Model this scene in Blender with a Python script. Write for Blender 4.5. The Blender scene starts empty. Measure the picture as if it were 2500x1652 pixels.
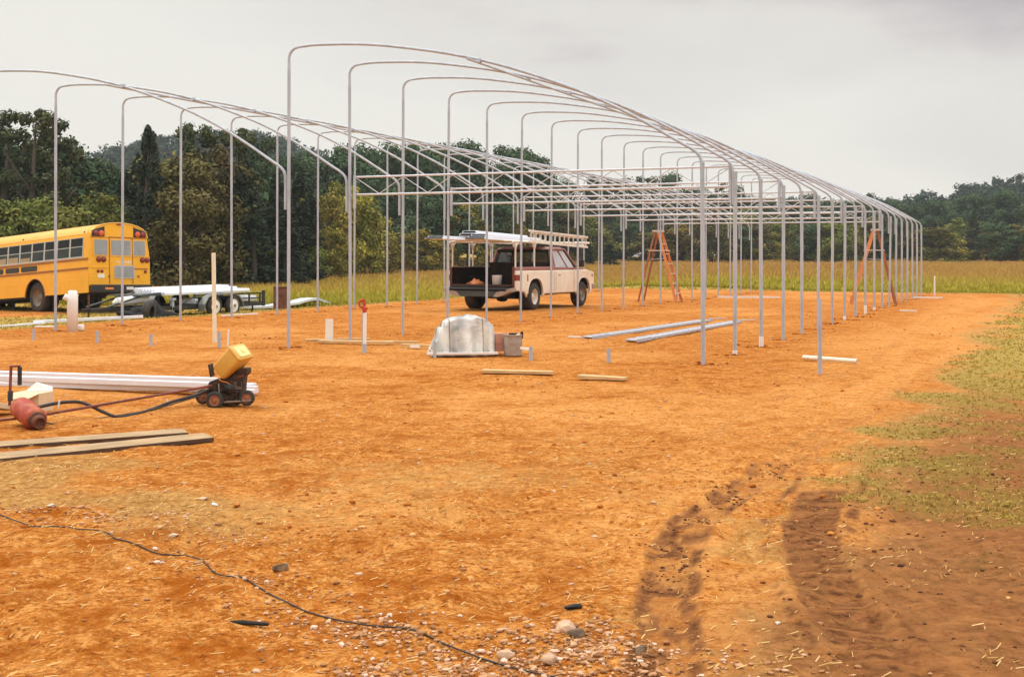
import bpy, bmesh, math, random
import numpy as np
from mathutils import Matrix, Vector, Euler

S = bpy.context.scene
COL = S.collection
R = math.radians
rng = np.random.default_rng(7)
random.seed(7)

# ------------------------------------------------------------------ camera, sky, sun, exposure
cam_d = bpy.data.cameras.new('camera')
cam = bpy.data.objects.new('camera', cam_d)
COL.objects.link(cam)
cam_d.sensor_width = 36.0
cam_d.lens = 41.74
cam_d.shift_y = -0.0826
cam_d.clip_start = 0.05
cam_d.clip_end = 4000
cam.matrix_world = Matrix.Translation((0, 0, 1.4355)) @ Matrix.Rotation(R(90.184), 4, 'X') @ Matrix.Rotation(0.00285, 4, 'Z')
S.camera = cam

S.view_settings.view_transform = 'Standard'
S.view_settings.look = 'None'
S.view_settings.exposure = 0.0
S.view_settings.gamma = 1.0
S.cycles.use_denoising = True

SUN_EL, SUN_AZ = R(58), R(-70)      # from the left, a little ahead of the camera
w = bpy.data.worlds.new('World')
S.world = w
w.use_nodes = True
nt = w.node_tree
nt.nodes.clear()
def N(nt, typ, **kw):
    n = nt.nodes.new(typ)
    for k, v in kw.items():
        if k.startswith('i_'):
            n.inputs[k[2:].replace('_', ' ')].default_value = v
        else:
            setattr(n, k, v)
    return n
out = N(nt, 'ShaderNodeOutputWorld')
sky = N(nt, 'ShaderNodeTexSky', sky_type='NISHITA', sun_disc=False)
sky.sun_elevation = SUN_EL
sky.sun_rotation = SUN_AZ
bg1 = N(nt, 'ShaderNodeBackground'); bg1.inputs['Strength'].default_value = 0.08
nt.links.new(sky.outputs[0], bg1.inputs['Color'])
tc = N(nt, 'ShaderNodeTexCoord')
sep = N(nt, 'ShaderNodeSeparateXYZ'); nt.links.new(tc.outputs['Generated'], sep.inputs[0])
# overcast deck: warm white low down, a little greyer above, brightest overhead
mp = N(nt, 'ShaderNodeMapping'); mp.inputs['Scale'].default_value = (1.6, 1.6, 5.0)
nt.links.new(tc.outputs['Generated'], mp.inputs[0])
cn = N(nt, 'ShaderNodeTexNoise'); cn.inputs['Scale'].default_value = 1.9; cn.inputs['Detail'].default_value = 6; cn.inputs['Roughness'].default_value = .5
nt.links.new(mp.outputs[0], cn.inputs['Vector'])
add = N(nt, 'ShaderNodeMath', operation='MULTIPLY_ADD'); add.inputs[1].default_value = 0.30; 
nt.links.new(cn.outputs['Fac'], add.inputs[0])
sx = N(nt, 'ShaderNodeMath', operation='MULTIPLY_ADD'); sx.inputs[1].default_value = 0.20
nt.links.new(sep.outputs['X'], sx.inputs[0]); nt.links.new(sep.outputs['Z'], sx.inputs[2])
nt.links.new(sx.outputs[0], add.inputs[2])
rp = N(nt, 'ShaderNodeValToRGB')
e = rp.color_ramp.elements
e[0].position = 0.10; e[0].color = (.92, .885, .81, 1)
e[1].position = 1.0; e[1].color = (2.25, 2.2, 2.14, 1)
for p, c in ((.27, (.90, .87, .80, 1)), (.36, (.79, .755, .71, 1)), (.42, (.50, .455, .48, 1)), (.68, (1.4, 1.37, 1.33, 1))):
    x = rp.color_ramp.elements.new(p); x.color = c
nt.links.new(add.outputs[0], rp.inputs[0])
bg2 = N(nt, 'ShaderNodeBackground'); bg2.inputs['Strength'].default_value = 1.0
nt.links.new(rp.outputs[0], bg2.inputs['Color'])
mx = N(nt, 'ShaderNodeMixShader'); mx.inputs[0].default_value = 0.94
nt.links.new(bg1.outputs[0], mx.inputs[1]); nt.links.new(bg2.outputs[0], mx.inputs[2])
nt.links.new(mx.outputs[0], out.inputs['Surface'])

sun_d = bpy.data.lights.new('sun', 'SUN')
sun = bpy.data.objects.new('sun', sun_d); COL.objects.link(sun)
sun_d.energy = 1.5
sun_d.angle = R(22)
sun_d.color = (1.0, .95, .87)
sd = Vector((math.sin(SUN_AZ) * math.cos(SUN_EL), math.cos(SUN_AZ) * math.cos(SUN_EL), math.sin(SUN_EL)))
sun.rotation_euler = sd.to_track_quat('Z', 'Y').to_euler()

# ------------------------------------------------------------------ helpers
class MB:
    """collects shapes into one mesh"""
    def __init__(s): s.v = []; s.f = []; s.sm = []; s.mi = []
    def add(s, vs, fs, smooth=False, mi=0, M=None):
        b = len(s.v)
        for p in vs:
            p = Vector(p)
            s.v.append(tuple(M @ p if M else p))
        for f in fs:
            s.f.append(tuple(i + b for i in f)); s.sm.append(smooth); s.mi.append(mi)
        return s
    def box(s, x0, x1, y0, y1, z0, z1, mi=0, M=None):
        v = [(x, y, z) for z in (z0, z1) for y in (y0, y1) for x in (x0, x1)]
        return s.add(v, [(0, 2, 3, 1), (4, 5, 7, 6), (0, 1, 5, 4), (2, 6, 7, 3), (0, 4, 6, 2), (1, 3, 7, 5)], False, mi, M)
    def prism(s, poly, axis, a, b, mi=0, M=None, smooth=False):
        """poly in the other two coordinates, extruded along axis from a to b"""
        def P(p, t): return {'x': (t, p[0], p[1]), 'y': (p[0], t, p[1]), 'z': (p[0], p[1], t)}[axis]
        n = len(poly)
        v = [P(p, a) for p in poly] + [P(p, b) for p in poly]
        s.add(v, [tuple(range(n)), tuple(range(2 * n - 1, n - 1, -1))], False, mi, M)
        b0 = len(s.v) - 2 * n
        for i in range(n):
            j = (i + 1) % n
            s.f.append((b0 + j, b0 + i, b0 + n + i, b0 + n + j)); s.sm.append(smooth); s.mi.append(mi)
        return s
    def tube(s, pts, r, n=10, caps=True, mi=0, M=None):
        pts = [Vector(p) for p in pts]
        rs = r if isinstance(r, (list, tuple)) else [r] * len(pts)
        V = []; F = []
        up = None
        for i, p in enumerate(pts):
            t = (pts[min(i + 1, len(pts) - 1)] - pts[max(i - 1, 0)]).normalized()
            if up is None:
                up = Vector((0, 0, 1)) if abs(t.z) < .9 else Vector((1, 0, 0))
            a = t.cross(up).normalized(); c = a.cross(t).normalized(); up = c
            for k in range(n):
                an = 2 * math.pi * k / n
                V.append(p + (a * math.cos(an) + c * math.sin(an)) * rs[i])
        for i in range(len(pts) - 1):
            for k in range(n):
                k2 = (k + 1) % n
                F.append((i * n + k, i * n + k2, (i + 1) * n + k2, (i + 1) * n + k))
        s.add(V, F, True, mi, M)
        if caps:
            s.add(V[:n], [tuple(range(n - 1, -1, -1))], False, mi, M)
            s.add(V[-n:], [tuple(range(n))], False, mi, M)
        return s
    def lathe(s, prof, n=20, axis='z', mi=0, M=None, smooth=True):
        """prof: (radius, height) list"""
        V = []; F = []
        for r, h in prof:
            for k in range(n):
                a = 2 * math.pi * k / n
                c, q = r * math.cos(a), r * math.sin(a)
                V.append({'z': (c, q, h), 'x': (h, c, q), 'y': (q, h, c)}[axis])
        for i in range(len(prof) - 1):
            for k in range(n):
                k2 = (k + 1) % n
                F.append((i * n + k, i * n + k2, (i + 1) * n + k2, (i + 1) * n + k))
        return s.add(V, F, smooth, mi, M)
    def build(s, name, mats, parent=None, bevel=0, seg=2):
        me = bpy.data.meshes.new(name)
        me.from_pydata(s.v, [], s.f)
        me.update()
        for m in (mats if isinstance(mats, (list, tuple)) else [mats]): me.materials.append(m)
        me.polygons.foreach_set('use_smooth', s.sm)
        me.polygons.foreach_set('material_index', s.mi)
        bm = bmesh.new(); bm.from_mesh(me)
        bmesh.ops.recalc_face_normals(bm, faces=bm.faces)
        bm.to_mesh(me); bm.free()
        o = bpy.data.objects.new(name, me)
        COL.objects.link(o)
        if parent: o.parent = parent
        if bevel:
            md = o.modifiers.new('bevel', 'BEVEL'); md.width = bevel; md.segments = seg; md.limit_method = 'ANGLE'; md.angle_limit = R(40)
        return o

def mesh_np(name, V, F, mat, attrs=None, smooth=False, parent=None):
    me = bpy.data.meshes.new(name)
    V = np.asarray(V, dtype=np.float32); F = np.asarray(F, dtype=np.int32)
    me.vertices.add(len(V)); me.vertices.foreach_set('co', V.ravel())
    k = F.shape[1]
    me.loops.add(F.size); me.loops.foreach_set('vertex_index', F.ravel())
    me.polygons.add(len(F))
    me.polygons.foreach_set('loop_start', np.arange(0, F.size, k, dtype=np.int32))
    me.polygons.foreach_set('loop_total', np.full(len(F), k, dtype=np.int32))
    me.polygons.foreach_set('use_smooth', np.full(len(F), smooth, dtype=bool))
    for an, av in (attrs or {}).items():
        av = np.asarray(av, dtype=np.float32)
        if av.ndim == 1:
            a = me.attributes.new(an, 'FLOAT', 'POINT'); a.data.foreach_set('value', av)
        else:
            a = me.attributes.new(an, 'FLOAT_COLOR', 'POINT'); a.data.foreach_set('color', av.ravel())
    me.update(); me.validate()
    me.materials.append(mat)
    o = bpy.data.objects.new(name, me); COL.objects.link(o)
    if parent: o.parent = parent
    return o

def tag(o, label=None, cat=None, group=None, kind=None):
    if label: o['label'] = label
    if cat: o['category'] = cat
    if group: o['group'] = group
    if kind: o['kind'] = kind
    return o
def thing(name, label, cat, loc=(0, 0, 0), rot=(0, 0, 0), group=None):
    o = bpy.data.objects.new(name, None); COL.objects.link(o)
    o.location = loc; o.rotation_euler = rot; o.empty_display_size = .2
    return tag(o, label, cat, group)
def copy_tree(o, parent=None):
    c = o.copy(); COL.objects.link(c)
    if parent: c.parent = parent
    for ch in list(o.children): copy_tree(ch, c)
    return c

# ------------------------------------------------------------------ materials
def mat(name, base, rough=.6, metal=0.0, var=0.0, vscale=6.0, dirt=None, dscale=3.0, damt=.5, bump=0.0, bscale=40.0, spec=.5, obj_rand=0.0, trans=0.0, stretch=None):
    m = bpy.data.materials.new(name); m.use_nodes = True
    nt = m.node_tree; b = nt.nodes['Principled BSDF']
    b.inputs['Roughness'].default_value = rough
    b.inputs['Metallic'].default_value = metal
    b.inputs['Specular IOR Level'].default_value = spec
    if trans: b.inputs['Transmission Weight'].default_value = trans
    L = nt.links
    tc = N(nt, 'ShaderNodeTexCoord')
    vec = tc.outputs['Object']
    if stretch:
        mpn = N(nt, 'ShaderNodeMapping'); mpn.inputs['Scale'].default_value = stretch
        L.new(vec, mpn.inputs[0]); vec = mpn.outputs[0]
    col = None
    rgb = N(nt, 'ShaderNodeRGB'); rgb.outputs[0].default_value = (*base, 1); col = rgb.outputs[0]
    if var:
        n = N(nt, 'ShaderNodeTexNoise'); n.inputs['Scale'].default_value = vscale; n.inputs['Detail'].default_value = 5; n.inputs['Roughness'].default_value = .65
        L.new(vec, n.inputs['Vector'])
        mr = N(nt, 'ShaderNodeMapRange'); mr.inputs['From Min'].default_value = .3; mr.inputs['From Max'].default_value = .7
        mr.inputs['To Min'].default_value = 1 - var; mr.inputs['To Max'].default_value = 1 + var
        L.new(n.outputs['Fac'], mr.inputs['Value'])
        hs = N(nt, 'ShaderNodeHueSaturation'); L.new(col, hs.inputs['Color']); L.new(mr.outputs[0], hs.inputs['Value']); col = hs.outputs[0]
    if obj_rand:
        oi = N(nt, 'ShaderNodeObjectInfo')
        mr = N(nt, 'ShaderNodeMapRange'); mr.inputs['To Min'].default_value = 1 - obj_rand; mr.inputs['To Max'].default_value = 1 + obj_rand
        L.new(oi.outputs['Random'], mr.inputs['Value'])
        hs = N(nt, 'ShaderNodeHueSaturation'); L.new(col, hs.inputs['Color']); L.new(mr.outputs[0], hs.inputs['Value']); col = hs.outputs[0]
    if dirt:
        n = N(nt, 'ShaderNodeTexNoise'); n.inputs['Scale'].default_value = dscale; n.inputs['Detail'].default_value = 7; n.inputs['Roughness'].default_value = .7
        L.new(vec, n.inputs['Vector'])
        mr = N(nt, 'ShaderNodeMapRange'); mr.inputs['From Min'].default_value = .45; mr.inputs['From Max'].default_value = .75
        mr.inputs['To Max'].default_value = damt
        L.new(n.outputs['Fac'], mr.inputs['Value'])
        mix = N(nt, 'ShaderNodeMix', data_type='RGBA'); L.new(mr.outputs[0], mix.inputs[0]); L.new(col, mix.inputs[6]); mix.inputs[7].default_value = (*dirt, 1)
        col = mix.outputs[2]
    L.new(col, b.inputs['Base Color'])
    if bump:
        n = N(nt, 'ShaderNodeTexNoise'); n.inputs['Scale'].default_value = bscale; n.inputs['Detail'].default_value = 4
        L.new(vec, n.inputs['Vector'])
        bp = N(nt, 'ShaderNodeBump'); bp.inputs['Strength'].default_value = bump; bp.inputs['Distance'].default_value = .02
        L.new(n.outputs['Fac'], bp.inputs['Height']); L.new(bp.outputs[0], b.inputs['Normal'])
    return m

def rnd_mat(name, stops, rough=.95, attr='rnd', spec=.02, bump=0):
    """stuff whose pieces take their colour from a random value stored per piece"""
    m = bpy.data.materials.new(name); m.use_nodes = True
    nt = m.node_tree; b = nt.nodes['Principled BSDF']
    b.inputs['Roughness'].default_value = rough; b.inputs['Specular IOR Level'].default_value = spec
    a = N(nt, 'ShaderNodeAttribute', attribute_name=attr)
    rp = N(nt, 'ShaderNodeValToRGB')
    el = rp.color_ramp.elements
    el[0].position, el[0].color = stops[0][0], (*stops[0][1], 1)
    el[1].position, el[1].color = stops[-1][0], (*stops[-1][1], 1)
    for p, c in stops[1:-1]:
        x = el.new(p); x.color = (*c, 1)
    nt.links.new(a.outputs['Fac'], rp.inputs[0]); nt.links.new(rp.outputs[0], b.inputs['Base Color'])
    return m

DUST = (.42, .17, .06)
M = dict(
    galv=mat('galvanised_steel', (.44, .48, .54), .5, .12, .20, 9, dirt=(.42, .39, .40), dscale=14, damt=.3, stretch=(1, 1, .3)),
    galv_w=mat('pale_galvanised_steel', (.60, .62, .66), .45, .12, .12, 9),
    white_pvc=mat('white_pvc', (.84, .83, .80), .35, 0, .05, 5, dirt=DUST, dscale=5, damt=.10),
    white_alu=mat('white_aluminium', (.80, .83, .90), .32, .10, .06, 3, dirt=(.6, .57, .55), dscale=4, damt=.2),
    cream_wood=mat('cream_painted_wood', (.82, .77, .60), .7, 0, .1, 8, dirt=DUST, dscale=3, damt=.15),
    board=mat('weathered_board', (.44, .30, .16), .85, 0, .42, 3, dirt=(.22, .125, .055), dscale=2.2, damt=.75, stretch=(1, 14, 14), bump=.5, bscale=8),
    board_shade=mat('shaded_board_side', (.10, .055, .03), .9, 0, .3, 10),  # shade on the board sides, put into the colour
    lumber=mat('yellow_pine', (.64, .44, .20), .75, 0, .22, 3, dirt=DUST, dscale=2, damt=.6, stretch=(1, 10, 10)),
    bus=mat('bus_yellow_paint', (.90, .43, .012), .38, 0, .06, 1.2, dirt=(.62, .25, .02), dscale=1.5, damt=.35),
    bus_roof=mat('bus_roof_yellow', (.84, .44, .06), .42, 0, .05, 1.0, dirt=(.75, .55, .25), dscale=1.2, damt=.3),
    bus_rail=mat('bus_brown_rub_rail', (.32, .115, .02), .5, 0, .1, 2),
    black=mat('black_paint', (.018, .017, .018), .45, 0, .3, 6, dirt=(.10, .06, .04), dscale=5, damt=.4),
    black_matt=mat('black_matt', (.014, .013, .013), .8, 0, .3, 6, bump=.4, bscale=25),
    rubber=mat('tyre_rubber', (.035, .032, .028), .85, 0, .25, 9, dirt=(.15, .12, .085), dscale=6, damt=.45, bump=.4, bscale=30),
    glass_dark=mat('dark_window_glass', (.008, .009, .008), .1, 0, 0, spec=.12),
    glass_mid=mat('tinted_lower_pane', (.030, .038, .033), .14, 0, .4, 3, spec=.15),
    glass_sky_grey=mat('sky_grey_rear_glass', (.30, .31, .31), .14, 0, .14, 2.4),  # opaque grey painted in place of sky light seen through the panes
    blind=mat('tan_seat_back', (.36, .27, .15), .8, 0, .2, 3),
    red_lens=mat('dark_red_lens', (.22, .02, .012), .25, 0, .15, 20),
    orange_lens=mat('orange_red_lens', (.68, .10, .025), .3, 0, .1, 20),
    amber=mat('amber_sticker', (.75, .25, .03), .5, 0, .1, 20),
    white_paint=mat('white_paint', (.72, .70, .66), .5, 0, .06, 10),
    alu_frame=mat('aluminium_window_frame', (.50, .50, .46), .4, .3, .08, 8),
    truck=mat('cream_white_truck_paint', (.86, .79, .66), .40, 0, .05, 1.5, dirt=(.60, .33, .13), dscale=1.1, damt=.6),
    burgundy=mat('faded_burgundy_paint', (.32, .135, .12), .38, 0, .15, 2, dirt=(.42, .20, .14), dscale=2, damt=.5),
    bed=mat('truck_bed_liner', (.012, .010, .009), .9, 0, .4, 6, dirt=(.06, .025, .012), dscale=5, damt=.4, spec=.2),
    rack=mat('white_rack_steel', (.80, .77, .69), .45, 0, .08, 6, dirt=(.40, .17, .08), dscale=5, damt=.45),
    chrome=mat('dull_bumper_steel', (.42, .36, .31), .4, .5, .15, 5, dirt=(.30, .13, .06), dscale=4, damt=.6),
    wheel=mat('pale_wheel_steel', (.74, .69, .60), .5, .1, .12, 8, dirt=(.35, .17, .08), dscale=8, damt=.5),
    rim_dark=mat('grey_wheel_rim', (.24, .20, .16), .6, .2, .2, 8, dirt=(.36, .20, .10), dscale=8, damt=.5),
    trailer=mat('black_trailer_steel', (.022, .024, .022), .5, .2, .3, 5, dirt=(.10, .07, .05), dscale=4, damt=.5),
    fender=mat('grey_fender', (.16, .17, .16), .5, .3, .2, 4),
    rust=mat('rusty_steel', (.13, .045, .025), .85, 0, .35, 7, dirt=(.26, .09, .035), dscale=5, damt=.7),
    ladder=mat('orange_ladder_fibreglass', (.70, .235, .07), .55, 0, .14, 4, dirt=(.62, .34, .20), dscale=3, damt=.4),
    ladder_d=mat('dark_ladder_wood', (.33, .105, .04), .65, 0, .2, 4, dirt=(.5, .25, .13), dscale=3, damt=.4),
    ladder_w=mat('ladder_aluminium_step', (.66, .56, .46), .5, .1, .1, 5),
    red_mach=mat('red_machine_paint', (.33, .028, .010), .55, 0, .25, 9, dirt=(.55, .20, .07), dscale=8, damt=1.0),
    red_rod=mat('dark_red_rod', (.16, .03, .025), .5, .1, .25, 8, dirt=DUST, dscale=9, damt=.4),
    engine=mat('black_engine', (.016, .013, .012), .7, .1, .5, 18, dirt=(.20, .085, .03), dscale=22, damt=.7, bump=.6, bscale=45),
    tank=mat('yellow_plastic_tank', (.72, .42, .075), .42, 0, .10, 9, dirt=(.50, .20, .04), dscale=9, damt=.6),
    cap_y=mat('pale_yellow_plastic', (.85, .68, .28), .45, 0, .05, 9),
    rust_hub=mat('rusty_wheel_hub', (.34, .13, .06), .8, 0, .3, 30),
    hose=mat('black_hose', (.02, .018, .017), .55, 0, .3, 12, dirt=(.12, .07, .045), dscale=9, damt=.4),
    card=mat('cream_cardboard', (.68, .52, .34), .85, 0, .08, 9),
    pinkcard=mat('pink_brown_cardboard', (.55, .27, .19), .85, 0, .1, 8),
    bucket=mat('galvanised_bucket', (.42, .38, .33), .5, .4, .14, 14, dirt=(.30, .22, .15), dscale=9, damt=.4),
    red_valve=mat('red_plastic_valve', (.50, .055, .012), .35, 0, .2, 25),
    bark=mat('tree_bark', (.085, .065, .05), .95, 0, .3, 3, bump=.5, bscale=8),
    stone=mat('tan_stone', (.50, .33, .21), .9, 0, .25, 9, dirt=(.58, .36, .20), dscale=12, damt=.6, bump=.5, bscale=30, obj_rand=.2),
    darkstone=mat('dark_stone', (.13, .085, .05), .9, 0, .35, 14, dirt=(.48, .29, .14), dscale=11, damt=.8, bump=.5, bscale=40),
    pale_stone=mat('whitish_stone', (.66, .54, .42), .9, 0, .2, 14, dirt=(.56, .32, .15), dscale=14, damt=.7, bump=.4, bscale=30),
    pale_blue=mat('pale_blue_sheet', (.62, .68, .72), .35, .1, .12, 3),
    navy=mat('dark_blue_grey_paint', (.055, .07, .075), .4, .1, .2, 4),
)

# ------------------------------------------------------------------ noise
def _hash(ix, iy, seed):
    h = (ix.astype(np.int64) * 374761393 + iy.astype(np.int64) * 668265263 + seed * 1442695041) & 0xFFFFFFFF
    h = ((h ^ (h >> 13)) * 1274126177) & 0xFFFFFFFF
    return ((h ^ (h >> 16)) & 0xFFFFFF).astype(np.float64) / 0xFFFFFF
def vnoise(x, y, seed=0):
    ix = np.floor(x); iy = np.floor(y); fx = x - ix; fy = y - iy
    fx = fx * fx * (3 - 2 * fx); fy = fy * fy * (3 - 2 * fy)
    a = _hash(ix, iy, seed); b = _hash(ix + 1, iy, seed); c = _hash(ix, iy + 1, seed); d = _hash(ix + 1, iy + 1, seed)
    return (a * (1 - fx) + b * fx) * (1 - fy) + (c * (1 - fx) + d * fx) * fy
def fbm(x, y, seed=0, octv=4, gain=.5):
    t = 0; amp = 1; s = 0
    for i in range(octv):
        t = t + amp * vnoise(x * 2 ** i + 17.3 * i, y * 2 ** i - 9.1 * i, seed + i); s += amp; amp *= gain
    return t / s
def sstep(a, b, x):
    t = np.clip((x - a) / (b - a), 0, 1); return t * t * (3 - 2 * t)

# site axes: u across the greenhouse (right), v along it (away); origin at the first middle post
AX = np.array([.40416, .91469]); AN = np.array([.91469, -.40416]); ORG = np.array([-3.4951, 18.599])
SP, BAYW = 1.83, 6.629
def UV(x, y): return (x - ORG[0]) * AN[0] + (y - ORG[1]) * AN[1], (x - ORG[0]) * AX[0] + (y - ORG[1]) * AX[1]
def XY(u, v): return ORG[0] + u * AN[0] + v * AX[0], ORG[1] + u * AN[1] + v * AX[1]
def terrain(x, y):
    """large shape of the ground: level pad, low ground left of it, meadow rising far off, hills"""
    x = np.asarray(x, float); y = np.asarray(y, float)
    u, v = UV(x, y)
    near = 1 - sstep(90, 220, y)
    z = -.45 * sstep(7.6, 13.5, -u) * near - .10 * sstep(14, 25, -u) * near
    z = z - .22 * sstep(37.0, 44, v) * sstep(-6, 2, u) * near
    s = np.clip((y - 45) / 170, 0, 1)
    z = z + .9 * s * s * (3 - 2 * s)
    # hills
    z = z + 25 * np.exp(-((x - 235) / 95) ** 2 - ((y - 395) / 110) ** 2)
    z = z + 34 * np.exp(-((x + 105) / 75) ** 2 - ((y - 440) / 90) ** 2)
    return z
def gz(x, y): return float(terrain(x, y))
# ------------------------------------------------------------------ ground
def seg_dist(px, py, pts):
    """distance to a polyline and signed side"""
    best = np.full(px.shape, 1e9); side = np.zeros(px.shape)
    for (ax, ay), (bx, by) in zip(pts[:-1], pts[1:]):
        dx, dy = bx - ax, by - ay
        t = np.clip(((px - ax) * dx + (py - ay) * dy) / (dx * dx + dy * dy), 0, 1)
        ex, ey = px - ax - t * dx, py - ay - t * dy
        d = np.hypot(ex, ey); m = d < best
        best = np.where(m, d, best); side = np.where(m, np.sign(ex * dy - ey * dx), side)
    return best, side
TRACK_L = [(.50, 2.5), (.52, 4.0), (.66, 5.0), (.78, 5.7), (.95, 6.3), (1.15, 6.8), (1.45, 7.4), (1.80, 8.2), (2.45, 9.5), (3.24, 10.95), (4.6, 14), (6.6, 18)]
TRACK_R = [(1.32, 2.6), (1.30, 4.1), (1.36, 5.0), (1.45, 5.7), (1.60, 6.4), (1.85, 7.1), (2.25, 8.2), (2.85, 9.6), (3.9, 11.6)]
LANE = [(1.2, 5.6), (1.75, 8.0), (3.2, 11.4), (5.9, 16.6), (9.0, 24.0), (12.5, 32), (16.5, 41.5)]
def soil(x, y):
    u, v = UV(x, y)
    n1 = fbm(x * .35, y * .35, 3, 4); n2 = fbm(x * 1.3, y * 1.3, 11, 4); n3 = fbm(x * 4, y * 4, 23, 3)
    dirt_edge_l = -7.4 - .9 * (n2 - .5) - .12 * np.clip(v - 14, 0, 30) * .0
    grass = sstep(.0, .9, (dirt_edge_l - u) + 1.2 * (n2 - .5))           # left of the pad
    grass = np.maximum(grass, sstep(36.2, 37.4, v + 1.6 * (n2 - .5)))       # past the far end
    road_edge = 9.35 + .5 * (n1 - .5) + .02 * np.clip(v, 0, 30)
    gr = sstep(-.1, .75, u - road_edge + 1.3 * (n2 - .5))
    near = 1 - sstep(-3.0, 2.5, v)                                        # patchy close to the camera
    patch = sstep(.34, .68, n2 * .6 + n3 * .4 + .06 * sstep(9.6, 11.5, u) - .10 * (1 - sstep(-10.5, -8, v)))
    gr = gr * np.maximum(sstep(-10.9, -7.4, v + 1.2 * (n2 - .5)), .7 * sstep(10.5, 11.3, u))
    grass = np.maximum(grass, gr * (1 - near * .72 * (1 - patch)))
    # bus stands on a dirt turnaround
    yard = np.exp(-((x + 20) / 6.0) ** 2 - ((y - 40) / 3.8) ** 2)
    grass = grass * (1 - sstep(.35, .6, yard + .25 * (n2 - .5)))
    bandc = fbm(x * .8, y * .8, 31, 3)
    straw = np.exp(-(((u - 5.2 - .1 * (v + 10)) / 2.0) ** 2)) * np.exp(-((v + 10.1 - .0) / 1.25) ** 2) * sstep(.16, .5, bandc) * 1.35
    straw = np.maximum(straw, .95 * sstep(9.15, 9.9, u + .8 * (n2 - .5)) * sstep(-9.8, -7.2, v + 2 * (n1 - .5)) * sstep(.25, .55, n2 * .6 + n3 * .4))
    straw = np.maximum(straw, .75 * sstep(8.4, 9.6, u) * (1 - sstep(-7, -3, v)) * sstep(.44, .66, n3))
    straw = np.maximum(straw, .55 * np.exp(-((u - 7.2) / 2.2) ** 2) * np.exp(-((v + 8.6) / 2.4) ** 2) * sstep(.30, .6, n2 * .6 + n3 * .4))
    dl, _ = seg_dist(x, y, TRACK_L); dr, sr = seg_dist(x, y, TRACK_R)
    mud = (1 - sstep(.12, .17, dr + .05 * (n3 - .5))) * (1 - sstep(7.2, 7.6, y))
    rib = .72 + .28 * (np.sin(v * 2 * np.pi / .13 + 2 * n3) > 0)
    mud = mud * rib
    fadeL = (1 - .55 * sstep(6.8, 9.0, y)) * (1 - sstep(11.0, 19.0, y))
    mud = np.maximum(mud, .42 * rib * (1 - sstep(.08, .14, dl + .05 * (n3 - .5))) * fadeL)
    mud = np.maximum(mud, 1.0 * np.exp(-((dl - .105) / .035) ** 2) * sstep(.36, .58, fbm(x * 9, y * 9, 28, 2)) * fadeL)
    mud = np.maximum(mud, .9 * np.exp(-((dr - .21) / .05) ** 2) * sstep(.50, .66, fbm(x * 9, y * 9, 27, 2)) * (1 - sstep(7.0, 9.5, y)))
    mud = np.maximum(mud, .95 * (1 - sstep(.05, .17, dl + .16 * (n3 - .5))) * sstep(.50, .64, fbm(x * 11, y * 7, 29, 2)) * (1 - sstep(6.8, 9.0, y)))
    mud = np.maximum(mud, .62 * sstep(9.35, 10.0, u + .7 * (n2 - .5)) * (1 - sstep(-8.8, -5.8, v + 1.8 * (n1 - .5))) * (.36 + .64 * sstep(.40, .60, .75 * fbm(dr * sr * 7, v * .7, 37, 3) + .25 * n3)))
    mud = np.maximum(mud, .7 * sstep(9.2, 10.3, u + .6 * (n2 - .5)) * (1 - sstep(-7.0, 4.0, v)))
    pale = .12 + .85 * sstep(.42, .66, n1 * .55 + n2 * .45)
    pale = np.maximum(pale, .9 * np.exp(-((u - 8.3) / .9) ** 2) * sstep(-6, 2, v) * sstep(.3, .55, n2))
    ld, _ = seg_dist(x, y, LANE)
    lane = (1 - sstep(.5, 1.7, ld + .7 * (n2 - .5))) * (.55 + .45 * sstep(.35, .6, fbm(u * 2.2, v * .35, 41, 3)))
    pale = np.maximum(pale, lane)
    mud = np.maximum(mud, .24 * np.exp(-((ld - .78) / .13) ** 2) * sstep(.40, .6, n2) * sstep(7, 10, y))
    pale = pale * (1 - .85 * sstep(10.6, 11.3, -v + .05 * u) * (1 - sstep(9.0, 9.6, u)))
    # fresh red spoil thrown up round the post rows
    spoil = np.maximum(np.exp(-((u - 6.6) / .8) ** 2), np.maximum(np.exp(-((u + .1) / .9) ** 2), np.exp(-((u + 6.6) / .8) ** 2))) * sstep(-1.2, 0, v)
    pale = np.clip(pale * (1 - .95 * spoil), 0, 1)
    return grass, np.clip(straw, 0, 1), np.clip(mud, 0, 1), np.clip(pale, 0, 1), spoil, dl, dr
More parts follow.
